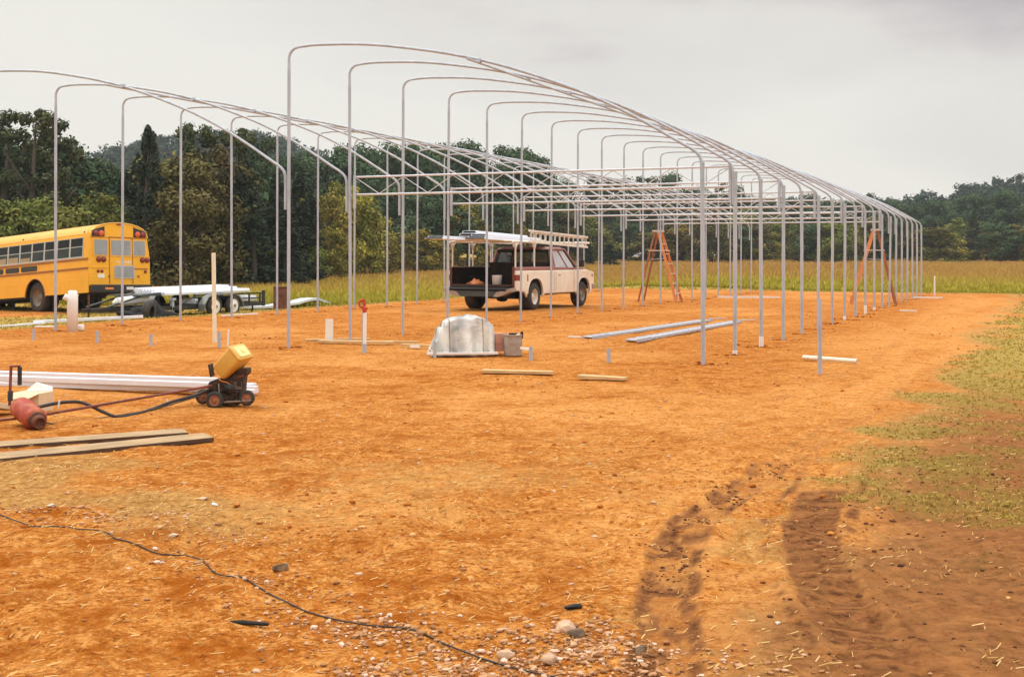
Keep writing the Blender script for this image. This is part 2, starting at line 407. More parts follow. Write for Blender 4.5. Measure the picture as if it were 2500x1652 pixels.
def relief(x, y, cell):
    u, v = UV(x, y)
    """small lumps, wheel ruts and spoil, fading where the sheet is too coarse to hold them"""
    g, st, mu, pa, sp, dl, dr = soil(x, y)
    d = .07 * (fbm(x * .55, y * .55, 51, 3) - .5)
    def f(wl): return np.clip(wl / (cell * 2.5) - .6, 0, 1)
    rough = fbm(x * .9, y * .9, 61, 2)
    d = d + f(.30) * .085 * (fbm(x * 3.3, y * 3.3, 52, 2) - .5) * (.5 + 1.2 * rough)
    lump = fbm(x * 10, y * 10, 53, 2)
    d = d + f(.10) * .075 * np.clip(lump - .45, 0, 1) * (.3 + 1.6 * rough)
    d = d + f(.04) * .018 * (vnoise(x * 27, y * 27, 54) - .5) * (.4 + 1.2 * rough)
    d = d + f(.03) * .010 * (vnoise(x * 55, y * 55, 56) - .5)
    d = d + sp * f(.3) * .06 * (fbm(x * 4, y * 4, 58, 2) - .35)
    # ruts: pressed floor, raised lip
    for dist, w, deep, far in ((dl, .13, .012, 11.0), (dr, .16, .020, 8.0)):
        k = 1 - sstep(far - 2.5, far, y)
        d = d - k * deep * (1 - sstep(w * .70, w * 1.05, dist)) + k * deep * .55 * np.exp(-((dist - w * 1.18) / .035) ** 2) * (.4 + fbm(x * 7, y * 7, 66, 2))
    d = d + .010 * (np.sin(v * 2 * np.pi / .11 + 3 * fbm(x * 3, y * 3, 71, 2)) > .2) * (1 - sstep(.08, .13, dl)) * (1 - sstep(8, 10, y)) * f(.08)
    return d - .0
nA, nR = 760, 640
ang = np.linspace(R(-66), R(66), nA)
rad = .9 * (1500 / .9) ** (np.linspace(0, 1, nR))
AA, RR = np.meshgrid(ang, rad)
GX = RR * np.sin(AA); GY = RR * np.cos(AA)
cell = np.maximum(RR * (ang[1] - ang[0]), RR * (math.log(1500 / .9) / nR))
GZ = terrain(GX, GY) + relief(GX, GY, cell) * (1 - sstep(60, 140, RR))
g, st, mu, pa, sp, dl, dr = soil(GX, GY)
idx = np.arange(nA * nR).reshape(nR, nA)
F = np.stack([idx[:-1, :-1], idx[:-1, 1:], idx[1:, 1:], idx[1:, :-1]], -1).reshape(-1, 4)
V = np.stack([GX, GY, GZ], -1).reshape(-1, 3)
SOIL = np.stack([g, st, mu, pa], -1).reshape(-1, 4)

def ground_material():
    m = bpy.data.materials.new('orange_clay_ground'); m.use_nodes = True
    nt = m.node_tree; L = nt.links; b = nt.nodes['Principled BSDF']
    b.inputs['Roughness'].default_value = .95; b.inputs['Specular IOR Level'].default_value = .03
    tc = N(nt, 'ShaderNodeTexCoord')
    a = N(nt, 'ShaderNodeAttribute', attribute_name='soil')
    sp = N(nt, 'ShaderNodeSeparateColor'); L.new(a.outputs['Color'], sp.inputs[0])
    def noise(scale, det=4, rgh=.6, vec=None):
        n = N(nt, 'ShaderNodeTexNoise'); n.inputs['Scale'].default_value = scale; n.inputs['Detail'].default_value = det; n.inputs['Roughness'].default_value = rgh
        L.new(vec or tc.outputs['Object'], n.inputs['Vector']); return n.outputs['Fac']
    def rng_(v, a0, a1, b0=0., b1=1.):
        r = N(nt, 'ShaderNodeMapRange'); r.inputs['From Min'].default_value = a0; r.inputs['From Max'].default_value = a1
        r.inputs['To Min'].default_value = b0; r.inputs['To Max'].default_value = b1; L.new(v, r.inputs['Value']); return r.outputs[0]
    def mixc(f, c0, c1):
        x = N(nt, 'ShaderNodeMix', data_type='RGBA'); L.new(f, x.inputs[0])
        for i, c in ((6, c0), (7, c1)):
            if isinstance(c, tuple): x.inputs[i].default_value = (*c, 1)
            else: L.new(c, x.inputs[i])
        return x.outputs[2]
    def mth(op, a0, b0):
        x = N(nt, 'ShaderNodeMath', operation=op)
        for i, q in enumerate((a0, b0)):
            if isinstance(q, (int, float)): x.inputs[i].default_value = q
            else: L.new(q, x.inputs[i])
        return x.outputs[0]
    nbig = noise(.5, 5, .6); nmid = noise(5, 6, .7); nfin = noise(38, 5, .7); nvf = noise(120, 3, .7)
    c = mixc(rng_(nbig, .35, .65), (.47, .155, .023), (.54, .198, .034))
    c = mixc(rng_(nmid, .42, .68), c, (.43, .120, .012))
    palef = mth('MULTIPLY', a.outputs['Alpha'], rng_(nmid, .38, .58))
    inv = mth('SUBTRACT', 1.05, a.outputs['Alpha'])
    c = mixc(palef, c, (.66, .305, .090))
    c = mixc(mth('MULTIPLY', rng_(noise(11, 5, .78), .45, .57, 0, 1.), inv), c, (.33, .088, .007))
    c = mixc(rng_(noise(8.3, 6, .8), .50, .62, 0, .8), c, (.72, .345, .095))
    c = mixc(rng_(noise(4.3, 7, .8), .53, .62, 0, .75), c, (.30, .080, .006))
    c = mixc(rng_(nfin, .49, .66, 0, .85), c, (.76, .38, .11))
    c = mixc(rng_(nvf, .55, .72, 0, .4), c, (.80, .47, .17))
    nred = noise(2.6, 7, .76)
    c = mixc(mth('MULTIPLY', rng_(nred, .49, .62, 0, 1.), inv), c, (.34, .090, .008))
    c = mixc(rng_(noise(24, 5, .8), .53, .63, 0, .9), c, (.22, .055, .006))
    # straw and stubble
    ed1 = mth('ADD', mth('MULTIPLY', noise(16, 6, .8), .62), mth('MULTIPLY', noise(2.8, 5, .7), .38))
    def crisp(m_, lo=.40, hi=.60, amt=1.5):
        return rng_(mth('ADD', m_, mth('MULTIPLY', mth('SUBTRACT', ed1, .5), amt)), lo, hi)
    sf = mth('MULTIPLY', crisp(sp.outputs['Green'], .36, .85, 2.2), .7)
    c = mixc(sf, c, mixc(rng_(noise(17, 5, .75), .36, .64), (.22, .110, .030), (.60, .36, .125)))
    # wet or burnt dark soil
    df = rng_(sp.outputs['Blue'], .10, .60, 0, .82)
    c = mixc(df, c, mixc(rng_(noise(12, 6, .8), .36, .66), (.21, .082, .027), (.44, .195, .072)))
    mf = mth('MULTIPLY', crisp(sp.outputs['Blue'], .46, .98, 2.0), .92)
    c = mixc(mf, c, mixc(rng_(noise(14, 5, .75), .38, .64), (.075, .028, .012), (.30, .118, .042)))
    # grass cover
    gf = crisp(sp.outputs['Red'], .40, 1.0, 2.4)
    gl = mixc(rng_(noise(19, 5, .75), .35, .65), mixc(nbig, (.29, .19, .038), (.24, .18, .036)), (.48, .35, .095))
    gd = mixc(rng_(noise(13, 5, .75), .35, .65), (.10, .056, .012), (.29, .175, .038))
    c = mixc(gf, c, mixc(sp.outputs['Blue'], gl, gd))
    L.new(c, b.inputs['Base Color'])
    h = mth('ADD', mth('MULTIPLY', nfin, .7), mth('MULTIPLY', nvf, .35))
    bp = N(nt, 'ShaderNodeBump'); bp.inputs['Strength'].default_value = 1.0; bp.inputs['Distance'].default_value = .022
    L.new(h, bp.inputs['Height']); L.new(bp.outputs[0], b.inputs['Normal'])
    return m
ground = mesh_np('ground', V, F, ground_material(), {'soil': SOIL}, smooth=True)
tag(ground, 'orange clay building pad with tyre ruts and mown grass along its edges', 'ground', kind='structure')

def ground_h(x, y):
    """height of the built sheet under scattered pieces"""
    r = np.hypot(x, y); cell = np.maximum(r * (ang[1] - ang[0]), r * (math.log(1500 / .9) / nR))
    return terrain(x, y) + relief(x, y, cell) * (1 - sstep(60, 140, r))

# ---- scattered stuff
def blades(name, x, y, h, wdt, n, mat_, lean=.35, seedv=0, rndv=None):
    """n blades per tuft, each a bent strip of two quads; attribute rnd runs along the blade plus a random offset"""
    q = np.random.default_rng(100 + seedv)
    k = len(x); z = ground_h(x, y)
    X = np.repeat(x, n); Y = np.repeat(y, n); Z = np.repeat(z, n); H = np.repeat(h, n) * q.uniform(.55, 1.15, k * n); W = np.repeat(wdt, n)
    a = q.uniform(0, 2 * np.pi, k * n); X = X + q.normal(0, 1, k * n) * H * .22; Y = Y + q.normal(0, 1, k * n) * H * .22
    ln = q.uniform(.05, lean, k * n); b = q.uniform(0, 2 * np.pi, k * n)
    px, py = np.cos(a) * W / 2, np.sin(a) * W / 2
    V = np.zeros((k * n, 5, 3)); T = np.zeros((k * n, 5))
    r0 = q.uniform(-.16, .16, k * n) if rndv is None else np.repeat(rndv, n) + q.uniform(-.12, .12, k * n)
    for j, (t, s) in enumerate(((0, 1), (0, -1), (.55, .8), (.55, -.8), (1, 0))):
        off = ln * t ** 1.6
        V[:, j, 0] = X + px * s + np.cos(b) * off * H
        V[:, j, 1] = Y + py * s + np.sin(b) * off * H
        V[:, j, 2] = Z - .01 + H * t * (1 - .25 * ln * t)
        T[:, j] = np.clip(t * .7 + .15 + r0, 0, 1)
    base = np.arange(k * n)[:, None] * 5
    F1 = np.concatenate([base + np.array([[0, 1, 3, 2]]), base + np.array([[2, 3, 4, 4]])])
    # second piece is a triangle: build triangles only
    F = np.concatenate([base + np.array([[0, 1, 3]]), base + np.array([[0, 3, 2]]), base + np.array([[2, 3, 4]])])
    return mesh_np(name, V.reshape(-1, 3), F, mat_, {'rnd': T.reshape(-1)})

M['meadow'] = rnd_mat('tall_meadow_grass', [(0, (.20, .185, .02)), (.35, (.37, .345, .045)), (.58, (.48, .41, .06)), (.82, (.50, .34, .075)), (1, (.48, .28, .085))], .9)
M['short_grass'] = rnd_mat('short_dry_grass', [(0, (.17, .115, .022)), (.35, (.28, .19, .036)), (.7, (.45, .32, .075)), (1, (.62, .47, .16))], .9)
def scatter_polar(n, a0, a1, r0, r1, p=1.0):
    a = R(a0) + rng.uniform(0, 1, n) * R(a1 - a0)
    t = rng.uniform(0, 1, n)
    r = (r0 ** p + t * (r1 ** p - r0 ** p)) ** (1 / p) if p else r0 * (r1 / r0) ** t
    return r * np.sin(a), r * np.cos(a)
# tall meadow beyond the site
x, y = scatter_polar(130000, -34, 34, 33, 240, .45)
u, v = UV(x, y); n2 = fbm(x * .12, y * .12, 81, 3); n3 = fbm(x * .5, y * .5, 83, 2)
left_edge = -12.4 - 1.2 * (n3 - .5) - 7.5 * (1 - sstep(16.5, 20.5, v)) - 3 * (1 - sstep(20, 24, v))
keep = ((u < left_edge) & (v > 12)) | (v > 42.0 + 5.0 * (n2 - .5) + 1.5 * (n3 - .5))
keep &= ~((u < -17) & (v < 21.5 + 2 * (n3 - .5)))                       # bus yard and trailer
keep &= (y < 238)
ed_ = np.maximum(left_edge - u, v - 42.0 - 5.0 * (n2 - .5))
x, y, n2, ed_ = x[keep], y[keep], n2[keep], ed_[keep]
d = np.hypot(x, y); rampe = .30 + .70 * sstep(0, 10, ed_)
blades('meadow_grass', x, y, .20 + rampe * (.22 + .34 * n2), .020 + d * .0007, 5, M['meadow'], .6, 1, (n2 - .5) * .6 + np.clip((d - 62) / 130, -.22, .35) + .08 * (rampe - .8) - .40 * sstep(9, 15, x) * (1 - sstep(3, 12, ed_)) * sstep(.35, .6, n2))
tag(bpy.data.objects['meadow_grass'], 'tall yellow green meadow grass with brown seed heads before the woods', 'grass', kind='stuff')
# shorter growth: mown strips left, far end and right of the lane
def on_grass(x, y, thr=.45):
    return soil(x, y)[0] > thr
x, y = scatter_polar(85000, -32, 36, 4.2, 60, .30)
k = on_grass(x, y); x, y = x[k], y[k]
d = np.hypot(x, y); n2 = fbm(x * 1.1, y * 1.1, 84, 3)
hh = .010 + .032 * n2 + .0009 * np.minimum(d, 45)
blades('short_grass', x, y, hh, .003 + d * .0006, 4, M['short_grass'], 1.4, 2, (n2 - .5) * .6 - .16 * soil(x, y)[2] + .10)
tag(bpy.data.objects['short_grass'], 'short dry yellow green grass beside the lane and round the pad', 'grass', kind='stuff')

# straw and stubble lying on the soil
def flakes(name, x, y, ln, wd, mat_, seedv, tilt=.25, r0=0., r1=1.):
    q = np.random.default_rng(seedv); k = len(x); z = ground_h(x, y) + .004
    a = q.uniform(0, np.pi, k); t = q.normal(0, tilt, k)
    dx, dy = np.cos(a) * ln / 2, np.sin(a) * ln / 2; px, py = -np.sin(a) * wd / 2, np.cos(a) * wd / 2; dz = np.abs(np.sin(t)) * ln / 2
    V = np.stack([np.stack([x - dx - px, y - dy - py, z], -1), np.stack([x + dx - px, y + dy - py, z + dz], -1),
                  np.stack([x + dx + px, y + dy + py, z + dz + .002], -1), np.stack([x - dx + px, y - dy + py, z + .002], -1)], 1)
    F = np.arange(k)[:, None] * 4 + np.array([[0, 1, 2, 3]])
    return mesh_np(name, V.reshape(-1, 3), F, mat_, {'rnd': np.repeat(q.uniform(r0, r1, k), 4)})
M['straw'] = rnd_mat('dry_straw', [(0, (.26, .12, .035)), (.5, (.52, .30, .10)), (1, (.70, .50, .23))], .9)
x, y = scatter_polar(42000, -30, 34, 3.6, 20, .2)
s_ = soil(x, y); k = rng.uniform(0, 1, len(x)) < (s_[1] * .8 + s_[0] * .35 + .08) * (1 - .75 * s_[2]); x, y = x[k], y[k]
flakes('dry_straw', x, y, rng.uniform(.012, .055, len(x)), rng.uniform(.0015, .0032, len(x)) + np.hypot(x, y) * .00015, M['straw'], 5)
tag(bpy.data.objects['dry_straw'], 'bits of dry straw and stubble strewn over the orange soil', 'straw', kind='stuff')

# clods and gravel: small irregular stones
ICO = bmesh.new(); bmesh.ops.create_icosphere(ICO, subdivisions=1, radius=1)
icv = np.array([v.co[:] for v in ICO.verts]); icf = np.array([[v.index for v in f.verts] for f in ICO.faces]); ICO.free()
def lumps(name, x, y, size, mat_, seedv, flat=.6, smooth=False, sink=.25, r0=0., r1=1.):
    q = np.random.default_rng(seedv); k = len(x); z = ground_h(x, y)
    v = icv[None] * (1 + q.uniform(-.28, .28, (k, len(icv), 1)))
    sc = np.stack([size * q.uniform(.7, 1.3, k), size * q.uniform(.7, 1.3, k), size * flat * q.uniform(.7, 1.2, k)], -1)
    v = v * sc[:, None, :]
    a = q.uniform(0, 2 * np.pi, k); c, s = np.cos(a)[:, None], np.sin(a)[:, None]
    vx = v[..., 0] * c - v[..., 1] * s; vy = v[..., 0] * s + v[..., 1] * c
    V = np.stack([vx + x[:, None], vy + y[:, None], v[..., 2] + (z + sc[:, 2] * (1 - 2 * sink) * .8)[:, None]], -1)
    F = (np.arange(k) * len(icv))[:, None, None] + icf[None]
    return mesh_np(name, V.reshape(-1, 3), F.reshape(-1, 3), mat_, {'rnd': np.repeat(q.uniform(r0, r1, k), len(icv))}, smooth)
M['clod'] = rnd_mat('clay_clods', [(0, (.26, .07, .012)), (.4, (.44, .15, .03)), (.8, (.58, .25, .06)), (1, (.74, .42, .17))], .95, spec=.1)
M['gravel'] = rnd_mat('tan_gravel', [(0, (.20, .085, .03)), (.35, (.40, .19, .075)), (.7, (.52, .29, .145)), (.92, (.60, .39, .25)), (1, (.68, .54, .44))], .85, spec=.3)
x, y = scatter_polar(12000, -31, 31, 3.6, 45, .15)
s_ = soil(x, y); cl = fbm(x * .9, y * .9, 61, 2)
k = (s_[0] < .5) & (rng.uniform(0, 1, len(x)) < np.clip((cl - .45) * 3.2, .02, 1)); x, y = x[k], y[k]
lumps('clay_clods', x, y, np.minimum(rng.lognormal(-5.15, .5, len(x)) * (1 + .05 * np.hypot(x, y)), .026), M['clod'], 6)
tag(bpy.data.objects['clay_clods'], 'small clods of orange clay scattered over the pad', 'clods', kind='stuff')
# gravel washed out along the cable
gx, gy = [], []
for (cx0, cy0, sx_, sy_, nn, rot) in ((.02, 4.12, .40, .15, 1000, .0), (.27, 4.35, .15, .16, 420, 0), (-.45, 4.52, .40, .10, 520, -.45), (-1.0, 5.2, .55, .08, 170, -.55), (-2.3, 6.55, .45, .10, 260, -.35), (-.2, 4.7, .6, .35, 120, -.3), (-1.5, 6.0, .6, .20, 110, -.4), (.15, 3.85, .5, .15, 500, 0)):
    a = rng.normal(0, sx_, nn); b = rng.normal(0, sy_, nn)
    gx.append(cx0 + a * math.cos(rot) - b * math.sin(rot)); gy.append(cy0 + a * math.sin(rot) + b * math.cos(rot))
gx = np.concatenate(gx); gy = np.concatenate(gy)
lumps('gravel', gx, gy, np.clip(rng.lognormal(-4.95, .42, len(gx)), .0035, .016), M['gravel'], 9, .6, False, .15)
tag(bpy.data.objects['gravel'], 'loose tan and pinkish gravel washed out along the black cable', 'gravel', kind='stuff')
# soil dug up round the foot of every post
fx, fy = [], []
for u0 in (-BAYW, 0, BAYW):
    for k in range(19):
        n_ = 26; a = rng.uniform(0, 6.28, n_); r_ = np.abs(rng.normal(0, .16, n_)) + .03
        X0, Y0 = XY(u0, k * SP); fx.append(X0 + r_ * np.cos(a) * 1.3); fy.append(Y0 + r_ * np.sin(a))
fx = np.concatenate(fx); fy = np.concatenate(fy)
M['spoil'] = rnd_mat('dug_red_clay', [(0, (.20, .055, .010)), (.6, (.40, .125, .022)), (1, (.58, .25, .065))], .95)
lumps('post_spoil', fx, fy, np.clip(rng.lognormal(-3.9, .5, len(fx)), .008, .055), M['spoil'], 18, .45)
tag(bpy.data.objects['post_spoil'], 'dug red clay crumbled round the feet of the frame posts', 'dug soil', kind='stuff')
# dark clods thrown up by the tyres
px_, py_ = [], []
for TR, sd_, n_, ymax in ((TRACK_L, .085, 600, 8.5), (TRACK_R, .16, 160, 7.2)):
    P_ = np.array(TR); sg = rng.integers(0, len(P_) - 1, n_ * 2); t_ = rng.uniform(0, 1, n_ * 2)
    q_ = P_[sg] + (P_[sg + 1] - P_[sg]) * t_[:, None] + rng.normal(0, sd_, (n_ * 2, 2)); q_ = q_[(q_[:, 1] < ymax) & (q_[:, 1] > 3.5)]
    px_.append(q_[:, 0]); py_.append(q_[:, 1])
q_ = np.stack([rng.uniform(1.0, 4.5, 2400), rng.uniform(3.8, 10.5, 2400)], -1); s4 = soil(q_[:, 0], q_[:, 1]); k = (s4[2] > .35) & (s4[6] > .17)
px_.append(q_[k, 0]); py_.append(q_[k, 1]); px_ = np.concatenate(px_); py_ = np.concatenate(py_)
cl = fbm(px_ * 3, py_ * 3, 67, 2); k = cl > .42; px_, py_ = px_[k], py_[k]
M['mudclod'] = rnd_mat('dark_mud_clods', [(0, (.07, .028, .013)), (.6, (.16, .066, .026)), (1, (.32, .14, .055))], .95, spec=.15)
lumps('mud_clods', px_, py_, np.clip(rng.lognormal(-5.1, .45, len(px_)), .003, .015), M['mudclod'], 15, .6)
tag(bpy.data.objects['mud_clods'], 'dark clods of damp soil thrown up along the tyre tracks', 'clods', kind='stuff')
# white chips over the pad
x, y = scatter_polar(240, -30, 27, 4, 36, .3)
s5 = soil(x, y); k = (s5[0] < .4) & (s5[2] < .2); x, y = x[k], y[k]
lumps('pale_chips', x, y, rng.uniform(.006, .016, len(x)) * (1 + .04 * np.hypot(x, y)), M['gravel'], 12, .4, True, r0=.7)
tag(bpy.data.objects['pale_chips'], 'pale stone chips dotted over the orange soil', 'stone chips', kind='stuff')
# ------------------------------------------------------------------ greenhouse frames (two bays)
PROF = [(.152, 4.708), (.42, 4.722), (.705, 4.714), (1.25, 4.680), (1.77, 4.618), (2.51, 4.490), (2.97, 4.390), (3.29, 4.312),
        (3.81, 4.155), (4.30, 3.985), (4.68, 3.842), (4.99, 3.712), (5.45, 3.492), (5.75, 3.328), (6.04, 3.160), (6.33, 2.985), (6.47, 2.905)]
def arc(c, r, a0, a1, n):
    return [(c[0] + r * math.cos(R(a0 + (a1 - a0) * i / n)), c[1] + r * math.sin(R(a0 + (a1 - a0) * i / n))) for i in range(n + 1)]
def smooth_curve(pts, n=3):
    out = []
    for i in range(len(pts) - 1):
        p0 = pts[max(i - 1, 0)]; p1 = pts[i]; p2 = pts[i + 1]; p3 = pts[min(i + 2, len(pts) - 1)]
        for k in range(n):
            t = k / n
            out.append(tuple(.5 * ((2 * b) + (-a + c) * t + (2 * a - 5 * b + 4 * c - d) * t * t + (-a + 3 * b - 3 * c + d) * t ** 3) for a, b, c, d in zip(p0, p1, p2, p3)))
    out.append(pts[-1]); return out
FROT = (0, 0, math.atan2(AN[1], AN[0]))
def bay(nm, label, u0, ks, right_posts, stub_off, trusses):
    ox, oy = XY(u0, 0)
    root = thing(nm, label, 'greenhouse frame', (ox, oy, 0), FROT, 'steel frames of the unfinished greenhouse')
    # local: x across, y along, z up
    q = np.random.default_rng(int(u0 * 10) + 77)
    leg_r, arch_r = .0265, .0215
    def hoop_mesh(xend):
        m = MB()
        top = arc((.17, 4.535), .17, 180, 96, 6)
        path = [(0, -.3), (0, 1.2), (0, 2.8), (0, 4.3)] + top + smooth_curve(PROF, 2)
        e = [(6.545, 2.850), (6.59, 2.80), (6.615, 2.73), (6.622, 2.62), (6.622, 2.20)]
        path += e
        sc = (BAYW + xend) / 6.622
        path = [(x * sc, z) for x, z in path]
        rs = [leg_r if i < 4 else arch_r for i in range(len(path))]
        for i in range(len(path) - 5, len(path)): rs[i] = arch_r * 1.08
        m.tube([(x, 0, z) for x, z in path], rs, 8)
        return m
    first = None
    for k in ks:
        if first is None:
            first = hoop_mesh(stub_off).build('hoop', M['galv'], root); o = first
        else:
            o = first.copy(); COL.objects.link(o); o.parent = root
        o.location = (0, k * SP, 0); o.rotation_euler = (q.normal(0, .002), q.normal(0, .0025), 0)
    if right_posts:
        fp = None; ff = None
        for k in ks:
            if fp is None:
                mm = MB(); mm.tube([(0, 0, -.4), (0, 0, 1.4), (0, 0, 2.70)], .030, 10); mm.tube([(0, 0, 2.62), (0, 0, 2.72)], .032, 10)
                fp = mm.build('post', M['galv'], root); o = fp
            else:
                o = fp.copy(); COL.objects.link(o); o.parent = root
            o.location = (BAYW, k * SP, 0); o.rotation_euler = (q.normal(0, .003), q.normal(0, .004), 0)
            if k in (1, 2, 7, 9, 10):
                m2 = MB(); m2.tube([(BAYW, k * SP, -.05), (BAYW, k * SP, {1: .07, 2: .17, 9: .22}.get(k, .1))], .038, 10)
                m2.build('post_sleeve', M['white_pvc'], root)
    for k in trusses:
        t = MB(); y0 = k * SP + .035
        xa, xb = .075, BAYW - .075
        t.tube([(xa - .04, y0, 2.80), (xb + .04, y0, 2.80)], .017, 8)
        ch = t.build('truss', M['galv_w'], root)
        t = MB(); t.tube([(xa - .04, y0, 2.50), (xb + .04, y0, 2.50)], .019, 8); t.build('bottom_chord', M['galv_w'], ch)
        t = MB(); nn = 14
        for i in range(nn):
            a = xa + (xb - xa) * i / nn; b2 = xa + (xb - xa) * (i + 1) / nn
            z0, z1 = (2.79, 2.51) if i % 2 == 0 else (2.51, 2.79)
            t.tube([(a, y0, z0), (b2, y0, z1)], .0075, 6)
        t.build('web', M['galv_w'], ch)
        t = MB()
        for xx in (xa, xb):
            t = MB(); t.tube([(xx, y0 - .035, 2.26), (xx, y0 - .035, 2.83)], .027, 8)
            t.build('end_bracket', M['galv'], ch)
    t = MB(); t.tube([(3.29, -.42, 4.265), (3.29, ks[-1] * SP + .2, 4.265)], .018, 8)
    t.build('purlin', M['galv'], root)
    t = MB()
    t.box(-.035, .035, -.03, .03, -.025, .025)
    pc = t.build('purlin_clamp', M['galv'], root); pc.location = (3.29, ks[0] * SP, 4.30)
    for k in ks[1:]:
        o = pc.copy(); COL.objects.link(o); o.parent = root; o.location = (3.29, k * SP, 4.30)
    return root
bay('greenhouse_frame', 'right bay of the bare steel greenhouse frame, taller looking, with lattice trusses', 0, list(range(19)), True, -.02, [1, 3, 5, 7, 9, 11])
bay('greenhouse_frame', 'left bay of the bare steel greenhouse frame, nearest the school bus, without trusses', -BAYW, list(range(19)), False, -.075, [])

# ------------------------------------------------------------------ pipes, posts and stakes standing in the pad
def stub(x, y, h, label, r=.028, lean=(0, 0)):
    m = MB(); m.tube([(0, 0, -.25), (0, 0, h)], r, 12, caps=False)
    m.tube([(0, 0, h), (0, 0, h - .10)], r * .86, 12, caps=False)
    m.lathe([(r, h), (r * .86, h)], 12)
    o = m.build('ground_pipe', M['galv'])
    o.location = (x, y, gz(x, y)); o.rotation_euler = (lean[0], lean[1], 0)
    return tag(o, label, 'ground pipe', 'short steel ground pipes along the front of the frame')
stub(-8.19, 20.34, .19, 'short grey pipe stub in the soil, leftmost, in front of the bus wheel', lean=(.03, .05))
stub(-6.90, 19.77, .20, 'short grey pipe stub in the soil, second from the left')
stub(-5.76, 18.95, .20, 'short grey pipe stub in the soil, third from the left')
stub(-4.61, 18.72, .26, 'grey pipe stub at the foot of the tall cream post')
stub(-2.24, 17.99, .62, 'grey pipe close behind the white pipe with the red valve')
stub(-1.11, 17.13, .22, 'grey pipe stub at the left front corner of the plastic covered pile')
stub(.27, 16.67, .19, 'grey pipe stub just right of the metal bucket')
stub(1.32, 16.16, .20, 'grey pipe stub standing alone behind the two short planks')
stub(3.87, 14.91, .93, 'tall grey steel pipe standing in front of the right hand row of posts', .030, (.015, -.01))
m = MB(); m.box(-.030, .030, -.02, .02, -.3, 1.50)
o = m.build('cream_post', M['cream_wood'], bevel=.004); o.location = (-4.94, 19.75, 0); o.rotation_euler = (0, R(-1.0), R(-10))
tag(o, 'tall cream painted wooden post standing in front of the trailer', 'post')
m = MB(); m.tube([(0, 0, -.1), (0, 0, .27)], .016, 10)
o = m.build('white_pipe', M['white_pvc']); o.location = (-4.53, 18.95, 0); o.rotation_euler = (0, R(2), 0)
tag(o, 'thin short white plastic pipe beside the tall cream post', 'plastic pipe')
m = MB(); m.box(-.065, .065, -.01, .01, -.1, .40)
o = m.build('white_stake', M['white_pvc'], bevel=.003); o.location = (-3.05, 19.83, 0); o.rotation_euler = (R(2), R(.5), R(8))
tag(o, 'flat white board stake standing among yellow lumber', 'stake')
# white pipe with a red valve
t = thing('water_riser', 'white riser pipe topped by a red plastic valve', 'water pipe', (-2.22, 17.93, 0))
m = MB(); m.tube([(0, 0, .12), (0, 0, .62)], .027, 12); m.build('riser_pipe', M['white_pvc'], t)
m = MB(); m.tube([(.0, 0, .60), (-.01, 0, .66)], [.030, .034], 12)
m.tube([(-.01, 0, .66), (-.035, 0, .70)], [.034, .026], 10)
m.tube([(-.02, 0, .655), (.045, 0, .665)], [.026, .020], 10); m.build('valve_body', M['red_valve'], t)
m = MB(); pts = [(-.045 + .052 * math.cos(R(a)) * .8, .0, .735 + .055 * math.sin(R(a))) for a in range(0, 361, 20)]
m.tube(pts, .017, 8, caps=False); m.tube([(.0, 0, .70), (-.02, 0, .80)], [.022, .026], 10); m.build('valve_handle', M['red_valve'], t)
m = MB(); m.tube([(0, 0, -.1), (0, 0, .13)], .030, 12); m.build('steel_sleeve', M['galv'], t)
# big white pipe with a side branch at the top
t = thing('drain_pipe', 'wide white plastic pipe standing upright in front of the bus', 'drain pipe', (-8.45, 22.84, 0))
m = MB(); m.lathe([(.0, -.1), (.100, -.1), (.100, .55), (.100, .70), (.085, .71), (.084, .77), (.06, .78), (0, .78)], 24); m.build('pipe_body', M['white_pvc'], t)
m = MB(); m.tube([(-.06, -.03, .62), (-.13, -.05, .66)], [.058, .062], 14); m.tube([(-.125, -.05, .655), (-.145, -.055, .668)], [.068, .058], 14); m.build('side_branch', M['white_pvc'], t)
m = MB(); m.tube([(.095, 0, .69), (.108, 0, .69)], .022, 8); m.build('collar_lug', M['white_pvc'], t)
m = MB(); m.lathe([(0, .0), (.055, 0), (.060, .02), (.060, .10), (.05, .115), (0, .115)], 18)
o = m.build('pipe_cap', M['white_pvc']); o.location = (-8.36, 23.05, gz(-8.36, 23.05)); tag(o, 'small white plastic cap on the soil beside the wide white pipe', 'pipe cap')
# far right marker post and base boards
m = MB(); m.tube([(0, 0, -.2), (0, 0, .72)], .03, 8); m.tube([(0, 0, .72), (0, 0, .76)], [.036, .02], 8)
o = m.build('marker_post', M['white_pvc']); o.location = (16.69, 46.88, gz(16.69, 46.88)); tag(o, 'pale marker post at the meadow edge right of the frame', 'post')

# ------------------------------------------------------------------ boards, profiles and pipes lying about
def plank(name, p0, p1, wdt, th, m_, label, cat, z=0.0, rise=(0, 0), roll=0, group=None, bevel=.003, edge=False):
    (x0, y0), (x1, y1) = p0, p1
    L_ = math.hypot(x1 - x0, y1 - y0); mb = MB(); mb.box(-L_ / 2, L_ / 2, -wdt / 2, wdt / 2, 0, th)
    if edge: mb.mi = [0 if i == 1 else 1 for i in range(6)]  # top face keeps the wood colour, the others take the painted shade
    o = mb.build(name, [m_, M['board_shade']] if edge else m_, bevel=bevel)
    za, zb = gz(x0, y0) + z + rise[0], gz(x1, y1) + z + rise[1]
    o.location = ((x0 + x1) / 2, (y0 + y1) / 2, (za + zb) / 2)
    o.rotation_euler = (roll, -math.atan2(zb - za, L_), math.atan2(y1 - y0, x1 - x0))
    return tag(o, label, cat, group)
plank('weathered_board', (-5.17, 7.99), (-2.61, 9.51), .17, .034, M['board'], 'long weathered board, farther of the pair in the left foreground', 'board', .014, (0, .0), R(4), edge=True)
